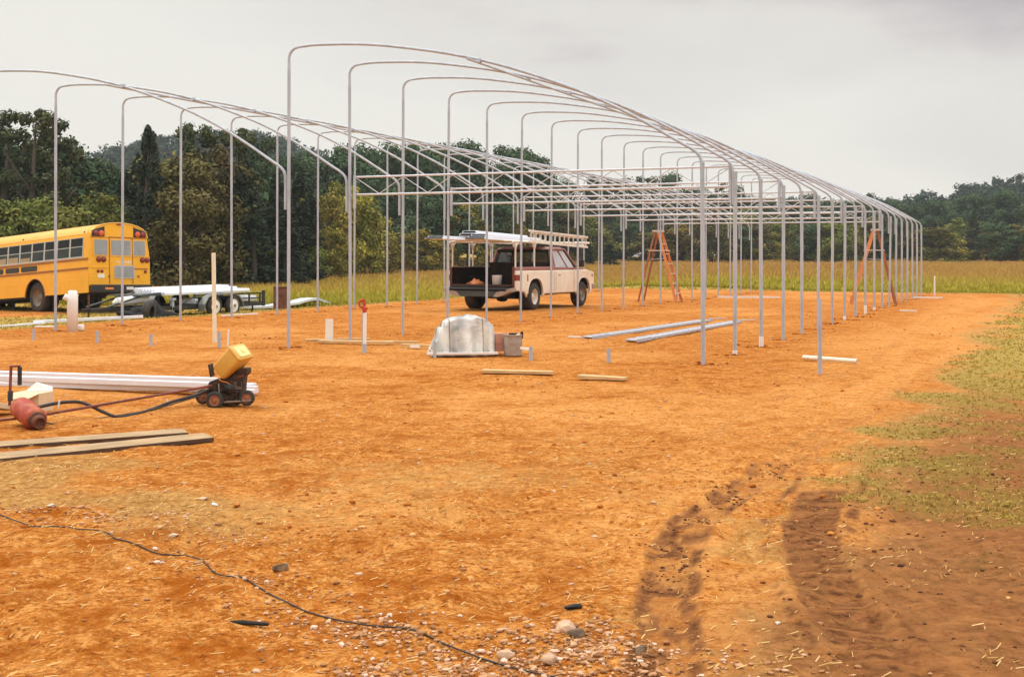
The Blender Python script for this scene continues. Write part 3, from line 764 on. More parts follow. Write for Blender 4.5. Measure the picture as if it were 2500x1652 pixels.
plank('weathered_board', (-4.97, 7.14), (-2.36, 9.26), .19, .034, M['board'], 'long weathered board, nearer of the pair in the left foreground', 'board', .014, (0, 0), R(4), edge=True)
plank('short_plank', (-.36, 14.56), (.50, 14.36), .14, .035, M['lumber'], 'short pale plank lying left of the other, in the middle of the pad', 'plank', .03)
plank('short_plank', (.80, 14.00), (1.31, 13.70), .14, .035, M['lumber'], 'shorter pale plank lying right of the other, in the middle of the pad', 'plank', .025)
plank('yellow_plank', (-3.50, 20.15), (-2.45, 20.5), .09, .035, M['lumber'], 'yellow plank end left of the flat white stake', 'plank', .01)
plank('yellow_plank', (-3.2, 19.7), (-1.95, 19.45), .16, .04, M['lumber'], 'wide yellow plank lying between white stake and red valve', 'plank', .02)
plank('yellow_plank', (-2.1, 19.75), (-1.55, 19.7), .08, .04, M['lumber'], 'short yellow plank right of the red valve pipe', 'plank', .01)
plank('yellow_plank', (-1.75, 18.95), (-1.12, 18.62), .09, .04, M['lumber'], 'yellow plank ending at the left of the plastic covered pile', 'plank', .02)
plank('white_gutter', (-12.2, 25.2), (-10.3, 26.2), .16, .05, M['white_alu'], 'pale flat profile on the soil at the far left edge before the bus', 'gutter', .03)
plank('white_gutter', (-10.55, 26.2), (-8.35, 26.9), .20, .06, M['white_alu'], 'pale flat profile on the soil between bus and wide white pipe', 'gutter', .05, (.02, 0))
plank('white_strip', (-6.93, 28.4), (-6.3, 29.4), .07, .03, M['white_pvc'], 'short white strip on the pad edge in front of the trailer wheels', 'strip', .02)
plank('base_board', (7.45, 43.0), (9.6, 42.5), .05, .07, M['white_pvc'], 'white base board across the far end of the left bay', 'board', 0)
plank('base_board', (14.6, 43.4), (15.6, 43.0), .05, .05, M['white_pvc'], 'white base board across the far end of the right bay', 'board', 0)
plank('white_scrap', (10.55, 32.3), (10.98, 32.2), .08, .03, M['white_pvc'], 'small white scrap beyond the right posts beside the lane', 'scrap', .01)
plank('white_scrap', (1.02, 21.3), (1.24, 21.25), .08, .02, M['white_pvc'], 'small white scrap left of the perforated profiles', 'scrap', .01)
plank('white_scrap', (-9.6, 23.9), (-9.2, 23.95), .12, .02, M['white_pvc'], 'small white scrap at the far left before the bus', 'scrap', .01)
# grey conduit with open end
m = MB(); m.tube([(0, 0, 0), (1, 0, 0)], .032, 14, caps=False); m.tube([(1, 0, 0), (0, 0, 0)], .027, 14, caps=False); m.lathe([(.032, 0), (.027, 0)], 14, 'x'); m.lathe([(.032, 1), (.027, 1)], 14, 'x')
o = m.build('conduit', M['cream_wood']); o.location = (4.09, 16.66, .05); o.rotation_euler = (0, R(.5), math.atan2(-.52, .60)); o.scale = (.80, 1, 1)
tag(o, 'short pale conduit lying behind the tall grey pipe at right', 'conduit')
# perforated tracks
def track(p0, p1, n, label):
    (x0, y0), (x1, y1) = p0, p1
    Lg = math.hypot(x1 - x0, y1 - y0)
    t = thing('slotted_track', label, 'steel track', (x0, y0, gz(x0, y0) + .035), (0, 0, math.atan2(y1 - y0, x1 - x0)), 'slotted steel tracks lying on the pad')
    m = MB(); wd = .105
    for s in (-1, 1): m = MB(); m.box(0, Lg, s * wd - .018, s * wd + .018, -.028, .016); m.build('side_rail', M['galv'], t, .003)
    k = int(Lg / .32); cp_ = None
    for i in range(k):
        if cp_ is None:
            m = MB(); m.box(.02, .23, -wd + .019, wd - .019, -.008, .006); cp_ = o = m.build('cross_plate', M['galv_w'], t)
        else:
            o = cp_.copy(); COL.objects.link(o); o.parent = t
        o.location = (i * .32, 0, 0)
    m = MB(); m.box(-.12, .55, -wd - .05, -wd - .02, -.03, .03); m.build('end_channel', M['galv'], t, .004)
    m = MB(); m.tube([(Lg - .1, -.05, .03), (Lg + .35, -.32, .02)], .012, 8); m.build('loose_rod', M['galv'], t)
    return t
track((1.36, 21.0), (4.45, 27.0), 18, 'slotted steel track on the pad, the farther and wider of two')
track((2.05, 20.25), (5.0, 26.4), 18, 'slotted steel track on the pad, the nearer of two')
# white channels in the left foreground
def channel(x0, x1, y0, y1, wd, ht, z, label):
    Lg = math.hypot(x1 - x0, y1 - y0); m = MB()
    pr = [(-wd / 2, 0), (wd / 2, 0), (wd / 2, ht * .55), (wd * .40, ht * .62), (wd * .40, ht), (-wd * .40, ht), (-wd * .40, ht * .62), (-wd / 2, ht * .55)]
    m.prism(pr, 'x', 0, Lg)
    o = m.build('white_channel', M['white_alu'], bevel=.004)
    o.location = (x0, y0, z); o.rotation_euler = (0, 0, math.atan2(y1 - y0, x1 - x0))
    return tag(o, label, 'aluminium channel', 'white aluminium channels in the left foreground')
channel(-7.4, -2.66, 13.45, 12.40, .10, .075, .012, 'long white aluminium channel ending right of the yellow tank cart')
channel(-7.5, -3.10, 13.58, 12.42, .14, .10, .07, 'long white aluminium channel lying on top of the lower channel')
channel(-7.6, -2.72, 13.72, 12.58, .12, .085, .012, 'long white aluminium channel at the back of the row')

# ------------------------------------------------------------------ earth auger with wheeled engine
t = thing('earth_auger', 'engine driven earth drill with yellow tank on a black wheeled cart and red drill head', 'earth drill', (-2.70, 11.35, 0))
def L2(a, b, y=0.0):      # side view of the cart: across and up, in metres from its base
    return ((a - 760) / 2342, y, (1440 - b) / 2342)
m = MB()
pol = [(330, 870), (560, 790), (800, 760), (900, 690), (1000, 580), (1190, 570), (1190, 690), (1110, 760), (1090, 1000), (1080, 1330), (900, 1380), (660, 1400), (560, 1330), (360, 1130), (300, 1040)]
m.prism([(L2(a, b)[0], L2(a, b)[2]) for a, b in pol], 'y', -.05, .13)
m.build('engine_housing', M['engine'], t, .008)
m = MB()
for (a, b, wq, hq, y0) in ((620, 930, .09, .012, -.062), (620, 1000, .09, .012, -.062), (640, 1060, .08, .012, -.062), (860, 1120, .05, .05, -.066), (950, 880, .05, .07, -.06), (760, 860, .05, .03, -.06)):
    p = L2(a, b); m.box(p[0], p[0] + wq, y0, -.04, p[2] - hq / 2, p[2] + hq / 2)
m.tube([L2(880, 1100, -.06), L2(930, 1060, -.085), L2(1010, 1080, -.07)], .010, 8)
m.tube([L2(700, 1290, -.07), L2(980, 1280, -.07)], .008, 8)
m.build('engine_fittings', M['engine'], t, .003)
p = L2(790, 1010); m = MB(); m.lathe([(.0, -.075), (.018, -.075), (.022, -.068), (.050, -.066), (.056, -.060), (.058, -.048)], 22, 'y', 0, Matrix.Translation((p[0], 0, p[2]))); m.build('recoil_starter', M['black'], t)
m = MB()
for i in range(7): m.box(L2(900, 0)[0], L2(1075, 0)[0], -.058, -.04, L2(0, 870 + i * 26)[2], L2(0, 870 + i * 26)[2] + .005)
m.build('cooling_fins', M['rim_dark'], t)
m = MB(); m.tube([L2(980, 760, -.03), L2(1120, 720, -.03)], .024, 12); m.tube([L2(1110, 720, -.03), L2(1165, 745, -.05)], .008, 8); m.build('muffler', M['rust'], t)
m = MB(); m.tube([L2(330, 1330, -.075), L2(1290, 1270, -.075)], .009, 8); m.tube([L2(330, 1330, .10), L2(1290, 1270, .10)], .009, 8); m.tube([L2(600, 1310, -.075), L2(560, 900, -.06)], .007, 8); m.build('cart_frame', M['rim_dark'], t)
m = MB(); m.tube(smooth_curve([L2(560, 800, -.05), L2(640, 840, -.075), L2(760, 870, -.075), L2(820, 930, -.06)], 4), .0045, 6); m.build('fuel_line', M['amber'], t)
def wheel(a, b, r, y, wd):
    p = L2(a, b)
    wr = bpy.data.objects.new('wheel', None); COL.objects.link(wr); wr.parent = t; wr.location = (p[0], y, p[2])
    mm = MB(); mm.lathe([(r * .62, -wd / 2), (r * .9, -wd / 2), (r, -wd * .3), (r, wd * .3), (r * .9, wd / 2), (r * .62, wd / 2)], 28, 'y'); mm.build('tyre', M['rubber'], wr)
    mm = MB(); mm.lathe([(0, -wd * .32), (r * .18, -wd * .5), (r * .22, -wd * .25), (r * .60, -wd * .30), (r * .66, -wd * .46), (r * .66, wd * .4), (0, wd * .4)], 24, 'y'); mm.build('hub', M['rust_hub'], wr)
wheel(500, 1260, .083, -.10, .045); wheel(1190, 1215, .074, -.06, .045); wheel(160, 1215, .072, .04, .045); wheel(830, 1260, .078, .18, .045)
# tank: rounded box, tilted
m = MB()
def rrect(wx, wy, r, n=5):
    pts = []
    for cx_, cy_, a0 in ((wx - r, wy - r, 0), (-wx + r, wy - r, 90), (-wx + r, -wy + r, 180), (wx - r, -wy + r, 270)):
        for i in range(n + 1):
            a = R(a0 + 90 * i / n); pts.append((cx_ + r * math.cos(a), cy_ + r * math.sin(a)))
    return pts
rr = rrect(.088, .115, .028)
V_ = []; F_ = []; n_ = len(rr)
lay = ((.93, 0), (1.0, .015), (1.0, .25), (.985, .256), (.985, .262), (1.01, .266), (1.01, .284), (.95, .292))
for sc, h_ in lay:
    V_ += [(x * sc, y * sc, h_) for x, y in rr]
for i in range(len(lay) - 1):
    for k in range(n_): F_.append((i * n_ + k, i * n_ + (k + 1) % n_, (i + 1) * n_ + (k + 1) % n_, (i + 1) * n_ + k))
F_ += [tuple(range(n_)), tuple(range(len(V_) - n_, len(V_)))]
MT = Matrix.Translation(L2(640, 640, .03)) @ Matrix.Rotation(R(-28), 4, 'Z') @ Matrix.Rotation(R(47), 4, 'Y') @ Matrix.Rotation(R(6), 4, 'Z')
m.add(V_, F_, True, 0, MT); tk = m.build('fuel_tank', M['tank'], t)
m = MB(); m.add([(x * .72, y * .72, .293) for x, y in rr] + [(x * .68, y * .68, .300) for x, y in rr], [(k, (k + 1) % n_, n_ + (k + 1) % n_, n_ + k) for k in range(n_)] + [tuple(range(n_, 2 * n_))], False, 0, MT)
m.add([(x * .28, y * .14, .300) for x, y in rr] + [(x * .25, y * .11, .308) for x, y in rr], [(k, (k + 1) % n_, n_ + (k + 1) % n_, n_ + k) for k in range(n_)] + [tuple(range(n_, 2 * n_))], False, 0, MT); m.build('tank_lid', M['cap_y'], tk)
m = MB(); p = L2(350, 620); m.box(-.006, .006, -.05, .09, -.06, .06, 0, Matrix.Translation((p[0], 0, p[2])) @ Matrix.Rotation(R(-10), 4, 'Y')); m.build('tank_bracket', M['engine'], t)
# rods, hoses and drill head: world points, converted to the machine frame
def W(x, y, z): return (x + 2.70, y - 11.35, z)
m = MB(); m.tube([W(-2.84, 11.25, .215), W(-3.43, 10.65, .15), W(-4.05, 10.0, .083), W(-4.5, 9.75, .06)], .012, 10); m.build('torque_tube', M['red_rod'], t)
m = MB(); m.tube(smooth_curve([W(-4.02, 9.92, .16), W(-3.91, 10.2, .175), W(-3.80, 10.4, .163), W(-3.69, 10.42, .124), W(-3.58, 10.44, .066), W(-3.46, 10.47, .024), W(-3.36, 10.75, .022), W(-3.31, 11.05, .03), W(-3.20, 11.2, .07), W(-3.01, 11.3, .117), W(-2.86, 11.28, .18)], 4), .0150, 10)
hs = m.build('hose', M['hose'], t)
m = MB(); m.tube([W(-3.885, 10.17, .135), W(-3.87, 10.17, .205)], .007, 6); m.tube([W(-3.23, 11.17, .03), W(-3.24, 11.17, .10)], .007, 6); m.build('hose_tie', M['white_pvc'], hs)
m = MB(); m.tube(smooth_curve([W(-4.0, 9.95, .12), W(-3.97, 10.0, .05), W(-3.87, 10.09, .012), W(-3.75, 10.09, .010), W(-3.57, 10.48, .02), W(-3.3, 10.95, .03), W(-2.95, 11.25, .12)], 4), .006, 8); m.build('throttle_cable', M['hose'], t)
a_, b_ = Vector(W(-4.17, 10.04, .165)), Vector(W(-3.92, 9.74, .10))
dd = (b_ - a_); q_ = dd.to_track_quat('Z', 'Y').to_matrix().to_4x4()
MH = Matrix.Translation(a_ + Vector((.04, 0, -.02))) @ q_ @ Matrix.Scale(.84, 4)
m = MB(); m.lathe([(0, -.08), (.085, -.08), (.108, -.06), (.112, .0), (.114, .14), (.108, .15), (.106, .27), (.112, .28), (.112, .39), (.09, .42), (0, .42)], 28, 'z', 0, MH); dh = m.build('drill_head', M['red_mach'], t)
m = MB(); m.lathe([(0, .42), (.066, .42), (.070, .46), (.064, .52), (.048, .53), (.042, .50), (0, .50)], 24, 'z', 0, MH); m.lathe([(.070, .415), (.088, .42), (.086, .45), (.068, .45)], 24, 'z', 0, MH); m.build('drive_socket', M['rust'], dh)
m = MB(); m.tube([W(-4.29, 10.15, .16), W(-4.30, 10.2, .49)], .012, 10); m.tube([W(-4.31, 10.2, .49), W(-4.22, 10.2, .495)], .009, 8); hd = m.build('handle', M['red_rod'], t)
m = MB(); m.tube([W(-4.225, 10.2, .33), W(-4.225, 10.2, .485)], .018, 12); m.tube([W(-4.29, 10.16, .20), W(-4.295, 10.18, .28)], .022, 12); m.build('grip', M['hose'], hd)
# cream boxes beside the drill head
t = thing('cardboard_box', 'cream cardboard box with open flaps behind the red drill head', 'box', (-4.40, 10.95, 0), (0, 0, R(-14)))
m = MB(); m.box(-.16, .12, -.1, .12, 0, .185); m.build('box_body', M['card'], t, .004)
m = MB(); m.add([(-.16, -.1, .185), (.12, -.1, .185), (.08, -.2, .15), (-.14, -.2, .14), (-.16, -.1, .18), (.12, -.1, .18), (.08, -.2, .145), (-.14, -.2, .135)], [(0, 1, 2, 3), (4, 5, 6, 7), (0, 1, 5, 4), (2, 3, 7, 6), (1, 2, 6, 5), (0, 3, 7, 4)]); m.build('flap', M['card'], t)
m = MB(); m.add([(-.10, .0, .187), (.12, .10, .187), (.05, .2, .215), (-.10, .14, .24), (-.03, .07, .27)], [(0, 1, 4), (1, 2, 4), (2, 3, 4), (3, 0, 4), (0, 1, 2, 3)]); m.build('crumpled_lid', M['white_pvc'], t)
plank('cream_board', (-5.3, 10.9), (-4.55, 10.75), .30, .05, M['card'], 'flat cream panel on the soil left of the red drill head', 'panel', .05, (0, 0), R(-12))

# ------------------------------------------------------------------ plastic covered pile, box, bucket
t = thing('covered_pile', 'pile of supplies under crumpled clear plastic sheet on a low white board', 'covered pile', (-.75, 17.62, 0), (0, 0, R(8)))
nu, nv = 72, 46
uu = np.linspace(-1, 1, nu); vv = np.linspace(-1, 1, nv)
UU, VV = np.meshgrid(uu, vv)
hx, hy = .465, .36
prof = np.interp(UU, [-1, -.95, -.78, -.76, -.64, -.58, -.2, .2, .5, .72, .84, .93, .97, 1.0], [.02, .10, .24, .37, .38, .46, .52, .54, .535, .49, .44, .41, .30, .02])
edge = np.clip((1 - np.abs(VV)) / .10, 0, 1) ** .4
px_ = UU * hx; py_ = VV * hy
fold = (fbm(UU * 3.0 + VV * .8, VV * 2.0 - UU * .7, 91, 2) - .5)
zz = prof * (.04 + .96 * edge) + .085 * fold * edge
fr = (1 - edge)
py_ = py_ + (.045 * np.sin(UU * 17 + 5 * fbm(UU * 2, VV * 0 + 3, 97, 2)) + .05 * (fbm(UU * 9, zz * 1.5, 98, 2) - .5)) * np.clip(1.2 - zz * 2.0, .2, 1) * np.where(VV < 0, 1, .4)
py_ = py_ + .13 * (fbm(UU * 4.5 + zz * 2, zz * 2.5, 93, 2) - .5) * np.where(VV < 0, 1, .6) - .03 * fr * np.sign(-VV) * 0
px_ = px_ + .05 * (fbm(VV * 5, zz * 7, 95, 2) - .5)
F = np.arange(nu * nv).reshape(nv, nu)
F = np.stack([F[:-1, :-1], F[:-1, 1:], F[1:, 1:], F[1:, :-1]], -1).reshape(-1, 4)
pm = bpy.data.materials.new('clear_plastic_sheet'); pm.use_nodes = True
nt_ = pm.node_tree; b_s = nt_.nodes['Principled BSDF']; b_s.inputs['Roughness'].default_value = .22
tc_ = N(nt_, 'ShaderNodeTexCoord'); n_a = N(nt_, 'ShaderNodeTexNoise'); n_a.inputs['Scale'].default_value = 2.6; n_a.inputs['Detail'].default_value = 2
nt_.links.new(tc_.outputs['Object'], n_a.inputs['Vector'])
rp_ = N(nt_, 'ShaderNodeValToRGB'); el = rp_.color_ramp.elements
el[0].position = .30; el[0].color = (.18, .22, .20, 1); el[1].position = .60; el[1].color = (.80, .82, .76, 1)
x_ = el.new(.42); x_.color = (.56, .56, .54, 1)
nt_.links.new(n_a.outputs['Fac'], rp_.inputs[0]); nt_.links.new(rp_.outputs[0], b_s.inputs['Base Color'])
n_b = N(nt_, 'ShaderNodeTexNoise'); n_b.inputs['Scale'].default_value = 5; n_b.inputs['Detail'].default_value = 2; n_b.inputs['Distortion'].default_value = 2.5
bp_ = N(nt_, 'ShaderNodeBump'); bp_.inputs['Strength'].default_value = .6; bp_.inputs['Distance'].default_value = .03
nt_.links.new(tc_.outputs['Object'], n_b.inputs['Vector']); nt_.links.new(n_b.outputs['Fac'], bp_.inputs['Height']); nt_.links.new(bp_.outputs[0], b_s.inputs['Normal'])
mesh_np('plastic_sheet', np.stack([px_, py_, zz + .02], -1).reshape(-1, 3), F, pm, smooth=True, parent=t)
def _col(i): return [(float(px_[r, i]), float(py_[r, i]) - .006, float(zz[r, i]) + .022) for r in range(0, 9)]
m = MB()
for i in (20, 57): m.tube(_col(i)[::-1], .0055, 6)
m.build('wrap_edge_line', M['rim_dark'], t)  # added dark tubes tracing the wrapped box edges that show through the sheet
m = MB(); m.box(-.54, .50, -.45, -.38, .03, .065); m.build('base_board', M['white_pvc'], t, .004)
m = MB(); m.box(-.46, .45, -.33, .33, .0, .09); m.build('pallet', M['cream_wood'], t, .004)
t = thing('pink_box', 'pinkish brown cardboard box end between covered pile and bucket', 'box', (-.185, 17.56, 0), (0, 0, R(10)))
m = MB(); m.box(-.075, .09, -.12, .2, 0.06, .31); m.build('box_body', M['pinkcard'], t, .004)
m = MB(); m.box(-.08, .095, -.128, -.121, .18, .32); m.build('flap', M['pinkcard'], t)
t = thing('metal_bucket', 'grey galvanised metal bucket filled with dark scraps', 'bucket', (.02, 17.36, 0))
m = MB(); m.lathe([(0, .01), (.128, .01), (.130, 0), (.132, .02), (.133, .19), (.136, .205), (.133, .22), (.135, .26), (.136, .30), (.142, .305), (.142, .315), (.135, .315), (.130, .27), (0, .27)], 30); bk = m.build('bucket_body', M['bucket'], t)
m = MB()
for s in (-1, 1): m.box(s * .138 - .012, s * .138 + .012, -.02, .02, .255, .30)
m.build('handle_lug', M['bucket'], t)
m = MB(); m.box(-.06, .02, -.05, .03, .27, .335, 0, Matrix.Rotation(R(20), 4, 'Z')); m.box(.06, .10, -.04, .02, .27, .37, 0, Matrix.Rotation(R(8), 4, 'Y'))
m.tube([(-.09, .05, .27), (.06, .06, .33)], .012, 8); o = m.build('scrap_pieces', M['black_matt'], None, .006); o.location = (.02, 17.36, 0); tag(o, 'dark scrap pieces sticking out of the metal bucket', 'scraps')
plank('white_rail', (.13, 16.95), (.26, 16.72), .03, .03, M['white_pvc'], 'short white rail between the metal bucket and a pipe stub', 'rail', .13)
plank('white_rail', (-1.60, 18.72), (-1.45, 18.7), .05, .04, M['white_pvc'], 'small white and dark scrap by the yellow planks', 'scrap', .01)

# ------------------------------------------------------------------ cable, rocks, sticks in the foreground
cab = [(-3.3, 7.0), (-2.83, 6.57), (-2.44, 6.19), (-2.12, 6.14), (-1.98, 5.95), (-1.87, 5.81), (-1.70, 5.68), (-1.56, 5.71), (-1.45, 5.58), (-1.34, 5.38), (-1.20, 5.26), (-1.06, 5.10), (-.94, 4.98), (-.82, 4.84), (-.60, 4.68), (-.42, 4.55), (-.16, 4.33), (.08, 4.13), (.21, 3.98), (.5, 3.75)]
c2 = smooth_curve(cab, 5)
ax_ = np.array([p[0] for p in c2]); ay_ = np.array([p[1] for p in c2]); ah = ground_h(ax_, ay_)
ah = np.maximum(np.convolve(np.pad(ah, 3, 'edge'), np.ones(7) / 7, 'valid'), ah) - .003
m = MB(); m.tube([(x, y, z + .008) for x, y, z in zip(ax_, ay_, ah)], .0033, 8)
tag(m.build('cable', M['hose']), 'thin dark cable snaking across the orange soil in the foreground', 'cable')
def rock(x, y, sx, sy, sz, m_, label, seed, name='rock', cat='rock'):
    bm = bmesh.new(); bmesh.ops.create_icosphere(bm, subdivisions=3, radius=1)
    q = random.Random(seed)
    pl = [(Vector((q.gauss(0, 1), q.gauss(0, 1), q.gauss(0, 1))).normalized(), q.uniform(.42, .78)) for _ in range(9)]
    for v in bm.verts:
        for n_, d_ in pl:
            e_ = v.co.dot(n_) - d_
            if e_ > 0: v.co -= n_ * e_ * .9
        v.co = Vector((v.co.x * sx, v.co.y * sy, v.co.z * sz))
    me = bpy.data.meshes.new(name); bm.to_mesh(me); bm.free(); me.materials.append(m_)
    o = bpy.data.objects.new(name, me); COL.objects.link(o); md = o.modifiers.new('bevel', 'BEVEL'); md.width = .003; md.segments = 2
    o.location = (x, y, float(ground_h(np.array([x]), np.array([y]))[0]) + sz * .45); o.rotation_euler = (0, 0, q.uniform(0, 6))
    return tag(o, label, cat)
rock(-1.06, 5.47, 0.041, 0.030, 0.027, M['darkstone'], 'rounded grey brown rock above the bend of the dark cable', 3)
rock(.21, 4.50, 0.056, 0.041, 0.032, M['stone'], 'large pale topped rock at the upper edge of the gravel', 5)
rock(.24, 4.43, 0.038, 0.030, 0.026, M['darkstone'], 'dark wet stone leaning on the large pale rock', 8)
rock(.46, 4.25, 0.034, 0.026, 0.019, M['darkstone'], 'dark stone at the right end of the gravel', 9)
rock(-1.83, 7.06, 0.041, 0.019, 0.012, M['pale_stone'], 'flat white stone in the stubble left of centre', 11)
rock(-1.72, 6.88, 0.024, 0.017, 0.013, M['pale_blue'], 'small bluish white stone just below the flat white one', 12)
rock(-2.60, 6.72, 0.026, 0.022, 0.017, M['pale_stone'], 'pale stone beside the cable at the left edge', 14)
rock(-1.70, 6.0, 0.034, 0.017, 0.011, M['pale_stone'], 'flat whitish stone above the cable near the left', 15)
rock(-.02, 4.30, 0.038, 0.034, 0.024, M['stone'], 'smooth tan stone in the middle of the gravel', 16)
rock(.14, 4.20, 0.041, 0.034, 0.026, M['stone'], 'squarish pinkish stone in the gravel below the pale rock', 17)
o = rock(.245, 4.80, 0.046, 0.019, 0.017, M['black_matt'], 'black charred wood chunk lying above the gravel', 21, 'charred_chunk', 'wood chunk')
x0, y0 = -1.03, 4.665
m = MB(); m.tube([(-.075, .02, 0), (-.02, 0, .004), (.08, -.01, 0)], [.006, .010, .007], 8)
o = m.build('black_stick', M['black_matt']); o.location = (x0, y0, float(ground_h(np.array([x0]), np.array([y0]))[0]) + .008); tag(o, 'short black stick at the left end of the gravel', 'stick')
# ------------------------------------------------------------------ school bus (local: x right, y forward, z up; origin on the ground under the rear axle)
bus = thing('school_bus', 'yellow school bus seen from behind with black rear bumper', 'bus', (-15.92, 42.47, -.56), (0, 0, 0))
_F = Vector((-.788, .616, -.062)).normalized(); _Rt = Vector((.616, .788, -.018)).normalized(); _U = _Rt.cross(_F).normalized(); _Rt = _F.cross(_U).normalized()
bus.rotation_euler = Matrix((_Rt, _F, _U)).transposed().to_euler()
HW, YR, YF = 1.19, -3.3, 6.9
def bus_section(z0, inset=0.0):
    pts = [(-HW, z0), (-HW, 1.75), (-HW + .05, 2.44)]
    for i in range(0, 13):
        a = R(172 - i * (164 / 12)); pts.append((math.cos(a) * (HW - .05), 2.44 + max(0, math.sin(a)) ** .8 * .50))
    pts += [(HW - .05, 2.44), (HW, 1.75), (HW, z0)]
    return pts
m = MB()
sec = bus_section(1.19)
# loft with a rounded rear roof edge
ys = [(YR, .955), (YR + .03, .985), (YR + .10, 1.0), (YF, 1.0)]
n_ = len(sec); V_ = []; F_ = []
for y, sc in ys:
    for x, z in sec: V_.append((x * (1 if z < 2.3 else sc), y, z if z < 2.5 else 2.5 + (z - 2.5) * sc))
for i in range(len(ys) - 1):
    for k in range(n_ - 1): F_.append((i * n_ + k, i * n_ + k + 1, (i + 1) * n_ + k + 1, (i + 1) * n_ + k))
m.add(V_, F_, False); m.add([V_[i] for i in range(n_)], [tuple(range(n_))]); m.add([V_[-n_ + i] for i in range(n_)], [tuple(range(n_))])
m.box(-HW + .004, HW - .004, YR + .001, YR + .06, .80, 1.188)
body = m.build('body', M['bus'], bus)
for p in body.data.polygons: p.use_smooth = abs(p.normal.y) < .5 and p.center.z > 2.44
# roof skin just proud of the shell
m = MB(); rs_ = [(x * 1.006, z + .006) for x, z in sec if z > 2.46]
k_ = len(rs_)
m.add([(x, YR + .16, z) for x, z in rs_] + [(x, YF, z) for x, z in rs_], [(i, i + 1, k_ + i + 1, k_ + i) for i in range(k_ - 1)], True); m.build('roof', M['bus_roof'], bus)
m = MB()
rr_ = [(x * .965, z) for x, z in sec if z > 2.40]
for i in range(len(rr_) - 1): m.tube([(rr_[i][0], YR - .005, rr_[i][1]), (rr_[i + 1][0], YR - .005, rr_[i + 1][1])], .022, 6, caps=False)
m.build('roof_edge', M['bus_roof'], bus)
def arch_poly(y0, y1, z0, z1, wy, wr, wz):
    pts = [(y0, z0)]
    a0 = math.asin(max(-1, min(1, (z0 - wz) / wr)))
    for i in range(15):
        a = math.pi - a0 + (2 * a0 - math.pi) * i / 14
        pts.append((wy + wr * math.cos(a), wz + wr * math.sin(a)))
    return pts + [(y1, z0), (y1, z1), (y0, z1)]
for s in (-1, 1):
    m = MB(); m.prism(arch_poly(YR + .02, YF, .57, 1.20, 0, .65, .53), 'x', s * HW - .02, s * HW + .02); m.build('skirt', M['bus'], bus)
    m = MB(); pts = []
    for i in range(17):
        a = math.pi - math.pi * i / 16; pts.append((s * (HW + .012), .65 * math.cos(a), .53 + .65 * math.sin(a)))
    m.tube(pts, .022, 6); m.build('wheel_arch_trim', M['bus_rail'], bus)
m = MB(); m.box(-HW + .03, HW - .03, YR + .05, -.75, .55, .98); m.box(-HW + .03, HW - .03, .75, YF - .1, .5, .98); m.box(-.6, .6, -.8, .8, .45, 1.17); m.box(-1.1, 1.1, YR + .1, YF - .1, 1.12, 1.18); m.box(-.5, -.1, -2.6, -1.2, .40, .6); m.build('underframe', M['black_matt'], bus)
# rub rails and belt
for s in (-1,):
    for (z0, z1, mt) in ((1.665, 1.735, 'bus_rail'), (1.355, 1.425, 'bus_rail')):
        m = MB(); m.box(s * HW - .018, s * HW + .018, YR + .02, YF, z0, z1); m.build('rub_rail', M[mt], bus, .006)
    m = MB(); m.box(s * HW - .022, s * HW + .022, YR + .02, -.68, .985, 1.045); m.box(s * HW - .022, s * HW + .022, .68, YF, .985, 1.045); m.build('rub_rail', M['bus'], bus, .008)
m = MB(); m.box(HW - .018, HW + .018, YR + .02, YF, 1.36, 1.42); m.build('rub_rail', M['bus_rail'], bus, .006)
# side windows: each with a frame and two panes
def slope_x(z): return HW - (z - 1.75) / (2.44 - 1.75) * .05
for k in range(9):
    y0 = YR + .36 + k * .80; y1 = y0 + .72; z0, zm, z1 = 1.80, 2.13, 2.42
    m = MB()
    def side(mb, ya, yb, za, zb, o_, t_):
        v = [(-slope_x(za) - o_, ya, za), (-slope_x(za) - o_, yb, za), (-slope_x(zb) - o_, yb, zb), (-slope_x(zb) - o_, ya, zb)]
        v += [(x + t_, y, z) for x, y, z in v]
        mb.add(v, [(0, 1, 2, 3), (4, 5, 6, 7), (0, 1, 5, 4), (1, 2, 6, 5), (2, 3, 7, 6), (3, 0, 4, 7)])
    fw = .045
    side(m, y0 - fw, y0, z0 - fw, z1 + .02, .012, .03); side(m, y1, y1 + .035, z0 - fw, z1 + .02, .012, .03)
    side(m, y0, y1, z0 - fw, z0, .012, .03); side(m, y0, y1, z1, z1 + .02, .012, .03); side(m, y0, y1, zm - .012, zm + .012, .010, .025)
    f_ = m.build('window', M['alu_frame'], bus)
    m = MB(); side(m, y0, y1, zm, z1, .004, .01); m.build('upper_pane', M['glass_dark'], f_)
    m = MB(); side(m, y0, y1, z0, zm, .006, .01); m.build('lower_pane', M['glass_mid'], f_)
    if k in (4, 5, 6, 7):
        m = MB(); a_, b_ = (y0 + .08, y1 - .02); side(m, a_, b_, z0 + .0, z0 + (.20 if k > 4 else .14), .009, .004); m.build('seat_back', M['blind'], f_)
# painted over name panels
for (ya, yb) in ((-.14, .92), (1.05, 1.98), (2.12, 3.1)):
    m = MB(); m.prism(rrect((yb - ya) / 2, .095, .07, 4), 'x', -HW - .006, -HW + .01, 0, Matrix.Translation((0, (ya + yb) / 2, 1.545))); m.build('blacked_name_panel', M['black'], bus)
m = MB(); m.lathe([(0, 0), (.035, 0), (.03, .02), (0, .025)], 10); o = m.build('side_marker', M['red_lens'], bus); o.location = (-1.10, YR + .35, 2.62); o.rotation_euler = (0, R(-70), 0)
o2 = o.copy(); COL.objects.link(o2); o2.parent = bus; o2.location = (-1.10, YR + 4.2, 2.62)
